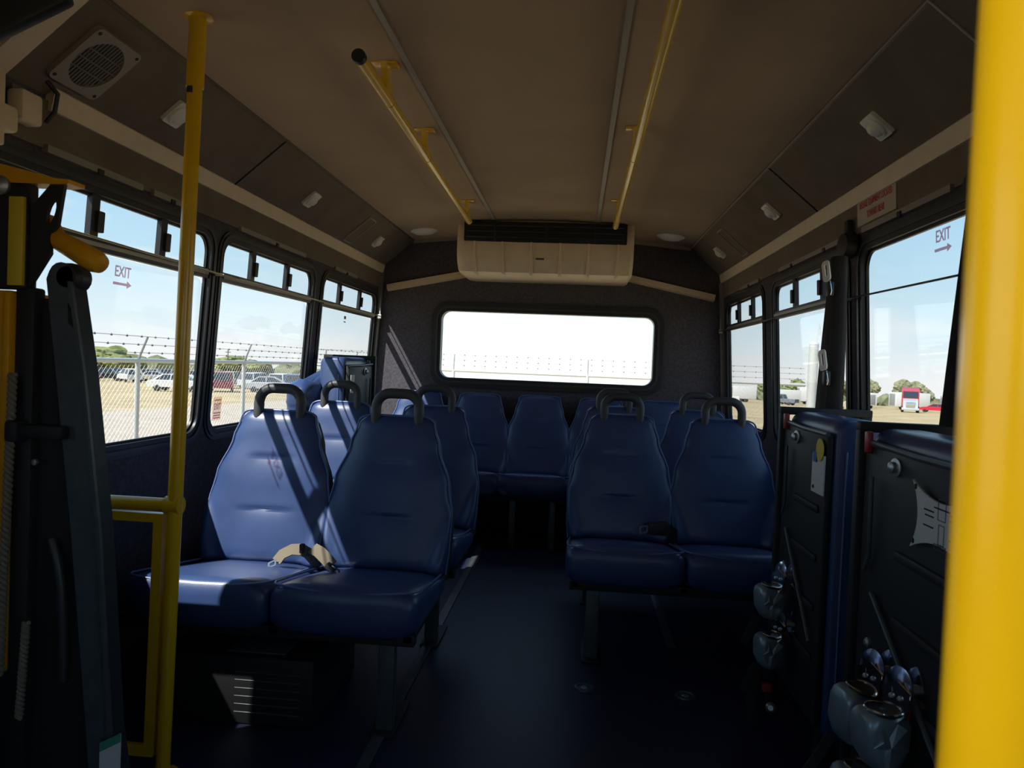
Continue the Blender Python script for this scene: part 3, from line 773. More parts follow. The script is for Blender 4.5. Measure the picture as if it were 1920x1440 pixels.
RZ = 1.885
def ceil_rail(x0, ya, x1, yb, brk, label, cap):
    root = thing('ceiling_grab_rail', label, 'grab rail', (x0, ya, RZ), 'yellow ceiling rails')
    f = lambda y: x0 + (x1 - x0) * (y - ya) / (yb - ya)
    obj('rail', MB().tube([(x0, ya, RZ), (x1, yb, RZ)], .0165, 16), 'yellow', root)
    if cap:
        obj('end_cap', MB().lathe([(0, 0), (.0175, 0), (.019, .004), (.0185, .02), (0, .02)], frame_of((x0, ya - .006, RZ), (0, 1, 0), (1, 0, 0)), 18), 'black_plastic', root)
    for y in brk:
        x = f(y); zc = arch(x)
        b = MB().plate([[(y - .026, zc), (y + .026, zc), (y + .034, zc - .03), (y + .07, RZ + .018), (y + .13, RZ + .008), (y + .13, RZ - .004), (y - .012, RZ - .004), (y - .016, zc - .03)]], -.009, .009, lambda p, q, c: (f(p) + c, p, q))
        bo = obj('bracket', b, 'yellow', root)
        obj('flange', MB().box((x, y, zc - .002), (.075, .05, .006), .002), 'yellow', bo)
        obj('joint', MB().tube([(f(y + .06), y + .06, RZ), (f(y + .075), y + .075, RZ)], .0178, 16), 'yellow', bo)
    return root
ceil_rail(-.386, 1.913, -.412, 4.11, (2.19, 2.80, 4.0), 'left yellow ceiling grab rail with a black end cap', True)
ceil_rail(.386, 1.15, .393, 4.157, (1.35, 2.75, 3.92), 'right yellow ceiling grab rail running out of view', True)

# ------------------------------------------------------------------ air conditioner
ac = thing('air_conditioner', 'beige ribbed ceiling air conditioner with a black outlet above the rear window', 'air conditioner', (0, 4.85, 1.66))
prof = [(4.56, 1.985), (4.53, 1.93), (4.515, 1.86), (4.515, 1.80), (4.525, 1.745), (4.548, 1.715), (4.60, 1.672), (4.66, 1.662), (5.07, 1.662), (5.07, 1.985)]
mb = MB(); R = []
for x, k in ((-.545, .97), (-.525, .992), (-.49, 1.0), (.47, 1.0), (.505, .992), (.525, .97)):
    R.append([(x, 5.07 - (5.07 - y) * k, z if z > 1.9 else 1.985 - (1.985 - z) * (k if abs(x) > .52 else 1)) for y, z in prof])
obj('casing', mb.loft(R), 'beige_plastic', ac, angle=25)
cs = ac.children[-1]
for x in (-.435, -.265, -.09, .085, .255, .43):
    obj('rib', MB().loft([[(x + dx, y - .011, z - (.008 if i > 3 else 0)) for dx in (-.006, .006)] + [(x + dx, y + .01, z + .004) for dx in (.012, -.012)] for i, (y, z) in enumerate(prof[2:8])]), 'beige_plastic', cs)
obj('outlet', MB().span((-.50, 4.500, 1.845), (.48, 4.56, 1.965), .004), 'void', ac, 'black air outlet slot')
ol = ac.children[-1]
for k in range(3): obj('louvre', MB().box((-.01, 4.497, 1.87 + .035 * k), (.94, .006, .008), .001, rot=(.4, 'X')), 'black_plastic', ol)
for x in (-.31, 0, .29): obj('divider', MB().span((x - .005, 4.494, 1.85), (x + .005, 4.502, 1.96), .001), 'black_plastic', ol)
obj('badge', MB().span((-.06, 4.508, 1.742), (-.01, 4.517, 1.752), .001), 'dark_print', ac)

# ------------------------------------------------------------------ ceiling dome lamps, reading lamps, vents, speaker
for x, y, s_ in ((-.80, 4.76, 'left'), (.765, 4.76, 'right')):
    M = Matrix.Translation((x, y, arch(x) + .001)) @ Matrix.Rotation(math.atan(2 * .055 * x / .935 ** 2), 4, 'Y') @ Matrix.Rotation(PI, 4, 'X')
    root = thing('dome_lamp', 'round white ceiling lamp ' + s_ + ' of the air conditioner', 'lamp', (x, y, arch(x)), 'round ceiling lamps')
    obj('bezel', MB().lathe([(0, 0), (.088, 0), (.088, .006), (.078, .012), (0, .012)], M, 28), 'white_plastic', root)
    obj('lens', MB().lathe([(0, .01), (.074, .01), (.060, .022), (.03, .027), (0, .028)], M, 28), 'lens', root)
def reading(sd, y, b, label):
    m, u, n, base = CV(sd)
    p = base + u * b; p.y = y
    root = thing('reading_lamp', label, 'lamp', p, 'square reading lamps')
    obj('plate', MB().plate([rrect(y - .042, y + .042, b - .042, b + .042, .008, 3)], 0, .012, m), 'white_plastic', root)
    M = frame_of(p + n * .012, n)
    obj('eyeball', MB().lathe([(0, 0), (.030, 0), (.026, .010), (.016, .017), (0, .020)], M @ Matrix.Translation((.0, 0, 0)), 20), 'lens', root)
    # half-moon rim around the swivelling lens
    obj('rim', MB().tube([M @ Vector((.033 * math.cos(a), .033 * math.sin(a), .004)) for a in [PI * (.5 + k / 12) for k in range(13)]], [.001 + .006 * math.sin(PI * k / 12) for k in range(13)], 8), 'lens', root)
rl = ['nearest', 'middle', 'rearmost']
for k, y in enumerate((2.215, 3.377, 4.53)): reading(-1, y, .155, rl[k] + ' square reading lamp on the left slanted panel')
for k, y in enumerate((2.24, 3.41, 4.59)): reading(1, y, .155, rl[k] + ' square reading lamp on the right slanted panel')
def vent(sd, y, label):
    m, u, n, base = CV(sd)
    p = base + u * .155; p.y = y
    root = thing('cove_hatch', label, 'hatch', p, 'small rectangular hatches')
    obj('frame', MB().ring(rrect(y - .065, y + .065, .055, .255, .008, 2), rrect(y - .058, y + .058, .062, .248, .006, 2), 0, .008, m), 'speaker_beige', root)
    obj('lid', MB().plate([rrect(y - .055, y + .055, .065, .245, .006, 2)], .0005, .004, m), 'cove_fabric', root)
vent(-1, 4.16, 'thin framed rectangular hatch on the left slanted panel')
vent(1, 4.23, 'thin framed rectangular hatch on the right slanted panel')
m, u, n, base = CV(-1)
y, b, h = 1.825, .150, .090
p = base + u * b; p.y = y
sp = thing('speaker', 'square white slatted speaker grille on the left slanted panel', 'speaker', p)
obj('frame', MB().plate([rrect(y - h, y + h, b - h, b + h, .018, 4), circ(y, b, .073, 28)], 0, .013, m), 'speaker_beige', sp)
obj('cone', MB().plate([circ(y, b, .074, 28)], .0005, .003, m), 'grille', sp)
for k in range(-6, 7):
    yy = k * .0108; hw = math.sqrt(.073 ** 2 - yy ** 2)
    obj('slat', MB().plate([[(y + yy - .0028, b - hw), (y + yy + .0028, b - hw), (y + yy + .0028, b + hw), (y + yy - .0028, b + hw)]], .003, .009, m), 'grille', sp)
for k in range(-1, 2):
    bb = k * .03; hw = math.sqrt(.073 ** 2 - bb ** 2)
    obj('slat', MB().plate([[(y - hw, b + bb - .002), (y + hw, b + bb - .002), (y + hw, b + bb + .002), (y - hw, b + bb + .002)]], .009, .0105, m), 'grille', sp)
for a, c in ((-1, -1), (-1, 1), (1, -1), (1, 1)):
    obj('screw', MB().plate([circ(y + a * .076, b + c * .076, .005, 8)], .012, .0145, m), 'black_plastic', sp)

# ------------------------------------------------------------------ rails above the windows, stop cords, belts
for sd, segs in ((-1, ((1.80, 2.22), (2.28, 2.50), (2.90, 3.62), (4.08, 4.50))), (1, ((1.30, 1.92), (2.02, 2.62), (2.78, 3.66), (4.05, 4.5)))):
    m = W(sd)
    for i, (a, b_) in enumerate(segs):
        root = thing('wall_track', ['nearest', 'second', 'third', 'rearmost'][i] + ' short metal track above the ' + ('left' if sd < 0 else 'right') + ' windows', 'track', (sd * 1.16, (a + b_) / 2, 1.60), 'metal tracks above the windows')
        obj('track', MB().plate([[(a, 1.593), (b_, 1.593), (b_, 1.612), (a, 1.612)]], .0, .018, m), 'dull_alu', root)
        nk = max(1, int((b_ - a) / .4))
        for k in range(nk):
            yy = a + (b_ - a) * (k + .5) / nk
            obj('clip', MB().plate([[(yy - .012, 1.588), (yy + .012, 1.588), (yy + .012, 1.604), (yy - .012, 1.604)]], .017, .022, m), 'black_metal', root)
for sd, pts in ((-1, ((1.63, 1.411), (1.9, 1.408), (2.73, 1.396), (3.86, 1.394), (5.02, 1.398))), (1, ((1.0, 1.365), (1.94, 1.366), (2.72, 1.378), (3.88, 1.374), (5.0, 1.378)))):
    root = thing('stop_cord', 'thin ' + ('yellowish' if sd < 0 else 'dark') + ' stop-request cord stretched along the ' + ('left' if sd < 0 else 'right') + ' windows', 'pull cord', (sd * 1.12, 3, 1.39))
    path = [(sd * (WX(z) - .045), y, z) for y, z in pts]
    obj('cord', MB().tube(path, .0032, 8), 'cord' if sd < 0 else 'cord_dark', root)
    for (y, z), q in list(zip(pts, path))[2:4]:
        obj('eyelet', MB().tube([(sd * (WX(z) - .014), y, z), (sd * (WX(z) - .048), y, z)], .005, 8), 'dull_alu', root)
    y, z = pts[-1]
    obj('end_bracket', MB().box((sd * (WX(z) - .03), y + .01, z), (.03, .02, .03), .003).box((sd * (WX(z) - .035), y + .01, z + .035), (.008, .012, .05), .002), 'white_plastic' if sd < 0 else 'dull_alu', root)

def shoulder_belt(y, z, label, top_w, low_w, zl, clips, lean=.028, off=0.0):
    root = thing('shoulder_belt', label, 'seat belt', (1.12, y, zl), 'hanging shoulder belts')
    xw = WX(z) - .018
    obj('retractor_cap', MB().lathe([(0, 0), (.047, 0), (.047, .022), (.040, .036), (0, .040)], frame_of((xw, y, z), (-1, -.1, 0)), 24), 'black_plastic', root)
    obj('anchor', MB().box((xw - .012, y + .01, z + .065), (.02, .04, .05), .005), 'black_metal', root)
    # folded webbing hanging in a widening bundle
    mb = MB(); R = []
    for i in range(19):
        t = i / 18; zz = z - .05 - (z - .05 - zl) * t; w = top_w + (low_w - top_w) * min(1, t * 1.35) ** .7
        ring = []
        for a, b in selip(w / 2, .022 + .012 * t, 2.4, 22):
            fold = .004 * math.sin(a / w * 22)
            ring.append((xw - .062 + b + fold, y + off + a + lean * t, zz))
        R.append(ring)
    obj('webbing', mb.loft(R), 'webbing', root, angle=50)
    for k, (zc, yo) in enumerate(clips):
        fm = frame_of((xw - .112, y + yo, zc), (-1, -.35, 0), (0, .25, 1))
        obj('clip', MB().ring(rrect(-.036, .036, -.018, .018, .012, 3), rrect(-.018, .024, -.006, .006, .004, 3), 0, .005, lambda a, b, q: tuple(fm @ Vector((a, b, q)))), 'white_plastic', root)
        cl = root.children[-1]
        obj('clip_body', MB().box(fm @ Vector((-.062, 0, -.004)), (.02, .03, .05), .005), 'black_plastic', cl)
        obj('spring', MB().tube([fm @ Vector(v) for v in ((-.04, -.014, .004), (-.075, -.018, .006), (-.085, -.008, .004))], .003, 6), 'chrome', cl)
    return root
shoulder_belt(2.705, 1.565, 'black shoulder belt with white clips hanging on the right window pillar', .06, .155, .98, ((1.46, -.10), (1.16, -.11)), .03, -.065)
shoulder_belt(1.845, 1.565, 'black shoulder belt hanging beside the near yellow pole', .04, .05, 1.0, (), .05, -.10)

# ------------------------------------------------------------------ signs and stickers
m = W(1)
sg = thing('notice_sign', 'white notice with red lettering above the right windows', 'sign', (1.16, 2.51, 1.67))
obj('board', MB().plate([[(2.36, 1.622), (2.67, 1.622), (2.67, 1.715), (2.36, 1.715)]], .009, .012, m), 'sign_white', sg)
def on_wall(sd, y, z, c, flip=False):
    q = Vector(m2(sd)(y, z, c)); nx = Vector((-sd, 0, -.06)).normalized()
    xd = Vector((0, -1, 0)) if sd > 0 else Vector((0, 1, 0))
    up = nx.cross(xd)
    return Matrix.Translation(q) @ Matrix((xd, up, nx)).transposed().to_4x4()
m2 = W
for s_, zz, sz, sx in (('RELEASE EQUIPMENT LOCATED', 1.686, .030, .62), ('TOWARD REAR', 1.648, .032, .62)):
    obj('lettering', text_mesh('lettering', s_, on_wall(1, 2.515, zz, .0125), 'red_print', sz, sx=sx), 'red_print', sg)
def exit_sticker(sd, y, z, label):
    root = thing('exit_sticker', label, 'sticker', (sd * 1.2, y, z), 'red EXIT stickers')
    obj('lettering', text_mesh('lettering', 'EXIT', on_wall(sd, y, z + .022, -0.0130), 'red_film', .047, sx=.85), 'red_film', root)
    d = -1 if sd > 0 else 1
    obj('arrow', MB().plate([[(y - d * .045, z - .018), (y + d * .025, z - .018), (y + d * .025, z - .025), (y + d * .048, z - .014), (y + d * .025, z - .003), (y + d * .025, z - .010), (y - d * .045, z - .010)]], -0.0130, -0.0120, W(sd)), 'red_film', root)
exit_sticker(-1, 2.20, 1.315, 'red EXIT sticker with arrow on the left window beside the yellow pole')
exit_sticker(1, 2.125, 1.478, 'red EXIT sticker with arrow at the top of the large right window')
rt = thing('instruction_sticker', 'small red and cream EXIT instruction sticker low on the middle left window', 'sticker', (-1.2, 2.885, .88))
obj('backing', MB().plate([[(2.855, .832), (2.925, .832), (2.925, .925), (2.855, .925)]], -0.0130, -0.0120, W(-1)), 'pale_film', rt)
obj('lettering', text_mesh('lettering', 'EXIT', on_wall(-1, 2.89, .885, -0.0113), 'red_film', .036, sx=.75), 'red_film', rt)
mb = MB()
for zz in (.838, .848, .858, .91): mb.plate([[(2.862, zz), (2.918, zz), (2.918, zz + .005), (2.862, zz + .005)]], -0.0117, -0.0112, W(-1))
obj('print', mb, 'red_film', rt)
tt = thing('glass_label', 'tiny dark label under the rail of the rearmost left window', 'sticker', (-1.2, 4.42, 1.34))
obj('print', MB().plate([[(4.40, 1.318), (4.44, 1.318), (4.44, 1.324), (4.40, 1.324)]], -0.0130, -0.0123, W(-1)), 'dark_print', tt)
obj('print', MB().plate([[(4.40, 1.338), (4.44, 1.338), (4.44, 1.356), (4.40, 1.356)]], -0.0130, -0.0123, W(-1)), 'dull_alu', tt)

fl = thing('window_lettering', 'faint mirrored lettering on the middle right window beside the belt', 'lettering', (1.2, 3.0, 1.3))
for s_, yy, zz, sz in (('A', 3.16, 1.285, .10), ('8', 3.01, 1.285, .10), ('101', 3.05, 1.15, .10)):
    obj('lettering', text_mesh('lettering', s_, on_wall(1, yy, zz, -.0126) @ Matrix.Diagonal((-1, 1, 1, 1)), 'faint_film', sz), 'faint_film', fl)

# ------------------------------------------------------------------ wheelchair lift, front left
lf = thing('wheelchair_lift', 'black and yellow folded wheelchair lift in the left doorway', 'wheelchair lift', (-1.0, 1.5, 0))
tw = obj('tower', MB().span((-1.16, 1.44, 1.215), (-.918, 1.475, 1.432), .006), 'black_metal', lf)
obj('caution_strip', MB().span((-.953, 1.433, 1.222), (-.921, 1.442, 1.402), .001), 'label_yellow', tw)
obj('bolt', MB().lathe([(0, 0), (.02, 0), (.02, .006), (.012, .012), (0, .012)], frame_of((-.975, 1.44, 1.425), (0, -1, 0), (1, 0, 0)), 16), 'zinc', tw)
obj('cover', MB().span((-1.16, 1.44, .42), (-.948, 1.56, 1.212), .006), 'lift_yellow', lf, 'yellow lift cover')
obj('cover_fold', MB().span((-.962, 1.434, .42), (-.946, 1.46, 1.208), .003), 'lift_yellow', lf.children[-1])
obj('column', MB().span((-.948, 1.45, 0), (-.905, 1.485, 1.22), .006), 'black_metal', lf)
obj('base', MB().span((-1.18, 1.36, 0), (-.62, 1.70, .05), .008), 'black_metal', lf)
obj('platform', MB().span((-1.14, 1.50, .05), (-1.0, 1.68, 1.10), .012), 'black_metal', lf)
# tapering dark steel side plate of the folded platform
L_ = [(-.888, 1.24), (-.862, 1.046), (-.820, .718), (-.775, .30), (-.750, .05)]
obj('inner_plate', MB().plate([[(-.905, 1.20), (-.885, 1.20), (-.855, 1.0), (-.805, .70), (-.760, .05), (-.905, .05)]], 1.475, 1.49, lambda a, b, c: (a, c, b)), 'black_metal', lf)
R_ = [(-.672, .05), (-.716, .30), (-.752, .718), (-.795, 1.046), (-.829, 1.235)]
top = [(-.857 + .027 * math.cos(a), 1.245 + .03 * math.sin(a)) for a in [PI * k / 8 for k in range(1, 8)]]
pl = obj('side_plate', MB().plate([L_ + R_ + top], 1.46, 1.50, lambda a, b, c: (a, c, b)), 'dark_steel', lf)
obj('lip', MB().plate([[(a - .0, b) for a, b in R_] + [(a - .008, b) for a, b in reversed(R_)]], 1.452, 1.50, lambda a, b, c: (a, c, b)), 'dark_steel', pl)
obj('pivot_cap', MB().lathe([(0, 0), (.03, 0), (.03, .03), (.022, .04), (0, .04)], frame_of((-.845, 1.50, 1.245), (0, -1, 0), (1, 0, 0)), 18), 'black_plastic', pl)
obj('slot', MB().plate([[(-.838, 1.19), (-.828, 1.17), (-.824, 1.14), (-.836, 1.15)]], 1.457, 1.461, lambda a, b, c: (a, c, b)), 'void', pl)
obj('slot_bracket', MB().plate([[(-.916, 1.385), (-.872, 1.435), (-.845, 1.436), (-.858, 1.348), (-.874, 1.330), (-.872, 1.29), (-.916, 1.22)], [(-.872 + .009 * math.cos(a) + .006 * math.sin(a), 1.375 + .024 * math.sin(a)) for a in [2 * PI * k / 14 for k in range(14)]]], 1.448, 1.458, lambda a, b, c: (a, c, b)), 'black_metal', lf)
mb = MB().tube([(-.93, 1.52, 1.365), (-.873, 1.47, 1.322), (-.80, 1.45, 1.290), (-.770, 1.445, 1.276), (-.758, 1.443, 1.270), (-.754, 1.442, 1.268)], [.019, .020, .0235, .0235, .019, .008], 16)
obj('hand_bar', mb, 'lift_yellow', lf, 'yellow hand bar with a rounded end')
mb = MB().loft([[(x, 1.46 + d, z) for d, z in ((-.02, z0), (.03, z0), (.03, z1), (-.02, z1))] for x, z0, z1 in ((-1.16, 1.445, 1.50), (-.99, 1.432, 1.472), (-.86, 1.430, 1.442), (-.83, 1.432, 1.440))])
obj('top_arm', mb, 'lift_yellow', lf)
obj('clamp', MB().box((-.875, 1.44, .925), (.10, .03, .028), .005).box((-.925, 1.435, .925), (.03, .04, .045), .008), 'black_metal', lf)
obj('bolt', MB().lathe([(0, 0), (.007, 0), (.006, .006), (0, .007)], frame_of((-.895, 1.452, .86), (0, -1, 0), (1, 0, 0)), 12), 'zinc', lf)
def twisted(p0, p1, r, turns, name):
    p0, p1 = Vector(p0), Vector(p1); mb = MB(); n = turns * 8
    for ph in (0, PI):
        mb.tube([p0.lerp(p1, k / n) + Vector((r * math.cos(2 * PI * k / 8 + ph), r * math.sin(2 * PI * k / 8 + ph), 0)) for k in range(n + 1)], r * 1.05, 6)
    return obj(name, mb, 'rope', lf)
twisted((-.934, 1.432, 1.04), (-.948, 1.432, .42), .0048, 26, 'rope')
twisted((-.894, 1.435, .53), (-.905, 1.435, .33), .0045, 10, 'rope')
obj('hose', MB().tube([(-.862, 1.46, .70), (-.845, 1.455, .66), (-.832, 1.452, .60), (-.828, 1.455, .50), (-.835, 1.47, .40)], .010, 10), 'rubber', lf)
lb = obj('label', MB().plate([[(-.735, .20), (-.690, .20), (-.690, .31), (-.735, .285)]], 1.448, 1.446, lambda a, b, c: (a, c, b)), 'paper_white', lf)
obj('label_stripe', MB().plate([[(-.735, .268), (-.690, .293), (-.690, .312), (-.735, .287)]], 1.446, 1.445, lambda a, b, c: (a, c, b)), 'green_print', lb)

# ------------------------------------------------------------------ heater under the nearest left seat, floor anchors
ht = thing('floor_heater', 'dark vented heater box under the nearest left seat', 'heater', (-.72, 2.45, 0))
obj('body', MB().span((-1.0, 2.12, 0), (-.52, 2.55, .205), .012), 'black_metal', ht)
obj('top_grille', MB().span((-.80, 2.15, .204), (-.62, 2.40, .210), .002), 'dark_steel', ht)
for k in range(6): obj('slat', MB().box((-.66, 2.125, .04 + .024 * k), (.20, .012, .006), .001, rot=(.5, 'X')), 'dark_steel', ht)
for x, y, l in ((.285, 2.561, 'round metal floor anchor at the foot of the right seat leg'), (.628, 2.559, 'round metal floor anchor in front of the right window seat')):
    root = thing('floor_anchor', l, 'floor anchor', (x, y, 0), 'round floor anchors')
    obj('ring', MB().lathe([(.0, 0), (.035, 0), (.033, .005), (.026, .006), (.024, .002), (0, .002)], Matrix.Translation((x, y, 0)), 24), 'dark_steel', root)
    obj('slot', MB().lathe([(0, .002), (.012, .002), (.010, .004), (0, .004)], Matrix.Translation((x, y, 0)), 14), 'zinc', root)

# ------------------------------------------------------------------ outside: ground, fence, parked cars, trucks, trees
def gz(x, y): return -.8 - .022 * max(0, math.hypot(x, y) - 4)
mb = MB(); rings = [0.5, 2, 4, 6, 9, 13, 18, 25, 35, 50, 70, 100, 140, 200, 300, 500]; n = 96
mb.loft([[(r * math.cos(2 * PI * k / n), r * math.sin(2 * PI * k / n), gz(r, 0)) for k in range(n)] for r in rings], caps=False)
mb.f.append(tuple(range(n)))
gnd = struct('ground', mb, 'dry_grass', 'dry tan grass field outside the bus windows', 'ground', angle=180)
mb = MB(); mb.loft([[(x, y, gz(x, y) + .02) for x in (-18.8, -16, -13, -10.5)] for y in range(-30, 121, 5)], caps=False, closed=False)
struct('road', mb, 'gravel', 'pale gravel track beyond the left chain-link fence', 'road', angle=180)

def fence(name, label, a, b, posts, htop, arm_dir, big=None):
    a, b = Vector(a), Vector(b); d = (b - a); L = d.length; d.normalize()
    root = thing(name, label, 'fence', (a.x, a.y, gz(a.x, a.y)))
    P = lambda s_, z: (a.x + d.x * s_, a.y + d.y * s_, z)
    base = lambda s_: gz(*P(s_, 0)[:2])
    for s_ in posts:
        po = obj('post', MB().tube([P(s_, base(s_) - .1), P(s_, htop + .03)], .032, 10), 'galvanised', root)
        ad = Vector(arm_dir)
        obj('barb_arm', MB().tube([Vector(P(s_, htop)), Vector(P(s_, htop)) + ad * .18 + Vector((0, 0, .30))], .014, 8), 'galv_dark', po)
    obj('top_rail', MB().tube([P(0, htop), P(L, htop)], .028, 8), 'galvanised', root)
    ad = Vector(arm_dir)
    for k in range(3):
        off = ad * (.06 * (k + 1)); z = htop + .10 * (k + 1)
        mb = MB().tube([Vector(P(0, z)) + off, Vector(P(L, z)) + off], .0035, 4, caps=False)
        s_ = .1
        while s_ < L:
            q = Vector(P(s_, z)) + off
            mb.add([q + Vector(v) for v in ((0, 0, .016), (.011, .011, -.009), (-.011, -.011, -.009), (.0, .0, -.016))], [(0, 1, 2), (1, 3, 2), (0, 3, 1), (0, 2, 3)])
            s_ += .30 if L > 12 else .2
        obj('barbed_wire', mb, 'galv_dark', root)
    h0 = base(0); H = htop - min(base(0), base(L)) + .02
    mb = MB(); stp = .085; k = -int(H / stp) - 1
    w = .0012
    perp = Vector((-d.y, d.x, 0))
    while k * stp < L:
        for sg in (1, -1):
            s0, s1 = (k * stp, k * stp + H) if sg > 0 else (k * stp + H, k * stp)
            z0, z1 = htop - H, htop
            # clip to the run of the fence
            if s1 != s0:
                def clip(s_a, z_a, s_b, z_b):
                    lo, hi = 0.0, 1.0
                    for lim, sgn in ((0, 1), (L, -1)):
                        fa, fb = sgn * (s_a - lim), sgn * (s_b - lim)
                        if fa < 0 and fb < 0: return None
                        if fa < 0: lo = max(lo, fa / (fa - fb))
                        elif fb < 0: hi = min(hi, fa / (fa - fb))
                    if lo >= hi: return None
                    f = lambda t: (s_a + (s_b - s_a) * t, z_a + (z_b - z_a) * t)
                    return f(lo), f(hi)
                c = clip(s0, z0, s1, z1)
                if c:
                    (sa, za), (sb, zb) = c
                    A, B = Vector(P(sa, za)), Vector(P(sb, zb))
                    o1 = d * w * 1.2; o2 = perp * w
                    mb.add([A + o1, A - o1 * .5 + o2, A - o1 * .5 - o2, B + o1, B - o1 * .5 + o2, B - o1 * .5 - o2], [(0, 1, 4, 3), (1, 2, 5, 4), (2, 0, 3, 5)])
        k += 1
    me = bpy.data.meshes.new('chain_link'); me.from_pydata(mb.v, [], mb.f); me.materials.append(MATS['fence_wire'])
    o = obj('chain_link', me, None, root); o['kind'] = 'stuff'
    return root
fence('chain_link_fence', 'chain-link fence with barbed wire running along the left of the bus', (-5.2, 2.0, 0), (-5.2, 26, 0), (.9, 3.8, 6.83, 9.8, 12.8, 15.8, 18.8, 21.8), .97, (.55, .2, 0))
fence('chain_link_fence', 'chain-link fence with barbed wire crossing behind the rear window', (-5.0, 14, 0), (4.38, 14, 0), (.4, 2.9, 5.43, 8.0), .96, (.0, .3, 0))
cp = obj('corner_post', MB().tube([(4.5, 14, gz(4.5, 14) - .1), (4.5, 14, 1.70)], .085, 16).lathe([(0, 0), (.09, 0), (.085, .02), (.05, .05), (0, .06)], Matrix.Translation((4.5, 14, 1.70)), 16), 'galvanised')
tag(cp, 'thick grey steel post seen through the middle right window', 'post')
up = obj('utility_pole', MB().tube([(-52.8, 110, gz(52.8, 110)), (-52.8, 110, 1.75)], [.09, .07], 8).span((-53.2, 109.95, 1.3), (-52.4, 110.05, 1.4)), 'bark')
tag(up, 'thin distant utility pole beyond the car lot', 'pole')

def car_parts(kind):
    L, H, Wd = dict(sedan=(4.6, 1.45, 1.8), suv=(4.7, 1.78, 1.9), pickup=(5.4, 1.8, 1.95))[kind]
    zb = .32
    if kind == 'sedan': low = [(-2.3, .5), (-2.25, .85), (-1.5, .95), (1.1, .97), (2.05, .82), (2.3, .6), (2.3, .38), (-2.3, .38)]; cab = [(-1.75, .93), (-1.05, 1.40), (.25, 1.43), (1.15, .95)]
    elif kind == 'suv': low = [(-2.35, .5), (-2.3, 1.05), (-1.6, 1.08), (1.15, 1.08), (2.15, .98), (2.35, .7), (2.35, .42), (-2.35, .42)]; cab = [(-2.22, 1.05), (-1.95, 1.70), (.45, 1.75), (1.25, 1.06)]
    else: low = [(-2.7, .6), (-2.68, 1.05), (-.55, 1.06), (1.25, 1.12), (2.45, 1.05), (2.7, .75), (2.7, .45), (-2.7, .45)]; cab = [(-.75, 1.05), (-.55, 1.75), (.75, 1.78), (1.4, 1.10)]
    body = MB()
    hw = Wd / 2
    body.loft([[(x, s_, .38 + (z - .38) * k) for x, z in low] for s_, k in ((-hw, .9), (-hw * .93, 1), (hw * .93, 1), (hw, .9))])
    rf = [(x, z) for x, z in cab]
    body.loft([[(cab[1][0] - .02, s_, cab[1][1] - .02), (cab[1][0] + .05, s_, cab[1][1] + .03), (cab[2][0] - .05, s_, cab[2][1] + .03), (cab[2][0] + .02, s_, cab[2][1] - .02)] for s_ in (-hw * .74, hw * .74)])
    for s_ in (-1, 1):
        for i in (0, 1, 2):
            x0, z0 = cab[0] if i == 0 else (((cab[1][0] + cab[2][0]) / 2, cab[0][1]) if i == 1 else cab[3])
            x1, z1 = cab[1] if i == 0 else (((cab[1][0] + cab[2][0]) / 2, cab[1][1]) if i == 1 else cab[2])
            body.tube([(x0, s_ * hw * .9, z0), (x1, s_ * hw * .73, z1)], .05, 5)
    glass = MB().loft([[(x, s_ * (.88 if z < 1.2 else .71) * hw, z) for x, z in cab] for s_ in (-1, 1)])
    wheels = []
    for x in (low[0][0] * .62, low[0][0] * -.62):
        for s_ in (-1, 1):
            wheels.append(MB().lathe([(0, 0), (.2, 0), (.22, .02), (.34, .02), (.34, .2), (0, .2)], frame_of((x, s_ * (hw + .01), .34), (0, -s_, 0), (1, 0, 0)), 14).mesh('wheel', 'tyre'))
    return body, glass.mesh('windows', 'car_glass'), wheels
CARS = {}
for kd in ('sedan', 'suv', 'pickup'):
    b_, g_, w_ = car_parts(kd)
    for col in ('white', 'silver', 'grey', 'black', 'blue', 'red', 'maroon', 'beige'): CARS[kd, col] = (b_.mesh('body', 'car_' + col), g_, w_)
def car(kd, col, x, y, rz, label, group=None, full=False):
    root = thing('car' if kd != 'pickup' else 'pickup_truck', label, 'car' if kd != 'pickup' else 'truck', (x, y, gz(x, y)), group)
    root.rotation_euler = (0, 0, rz)
    b_, g_, w_ = CARS[kd, col]
    for nm, me in [('body', b_), ('windows', g_)] + [('wheel', w) for w in w_]:
        o = bpy.data.objects.new(nm, me); COL.objects.link(o); o.parent = root
    return root
car('suv', 'white', -57.5, 92.5, 2.4, 'white station wagon in the left lot just left of the fence post', 'cars in the left lot')
car('sedan', 'white', -32.6, 59.5, .15, 'long white car in the left lot crossed by the yellow stanchion pole', 'cars in the left lot')
car('suv', 'maroon', -31.0, 63.8, 2.0, 'dark red car at the left edge of the middle left window', 'cars in the left lot')
car('sedan', 'silver', -27.6, 66.4, .35, 'pale silver car next to the dark red one', 'cars in the left lot')
car('suv', 'blue', -27.3, 71.5, 1.9, 'dark blue car in the left lot, seen over the nearest grab handle', 'cars in the left lot')
car('sedan', 'white', -22.3, 66.5, .3, 'white car at the right end of the near row in the left lot', 'cars in the left lot')
cols = ['grey', 'silver', 'white', 'black', 'blue', 'grey', 'white', 'silver', 'beige', 'black', 'maroon', 'silver']
kds = ['sedan', 'suv', 'sedan', 'pickup', 'suv']
ORD = ['first', 'second', 'third', 'fourth', 'fifth', 'sixth', 'seventh', 'eighth', 'ninth', 'tenth', 'eleventh', 'twelfth', 'thirteenth']
i = 0
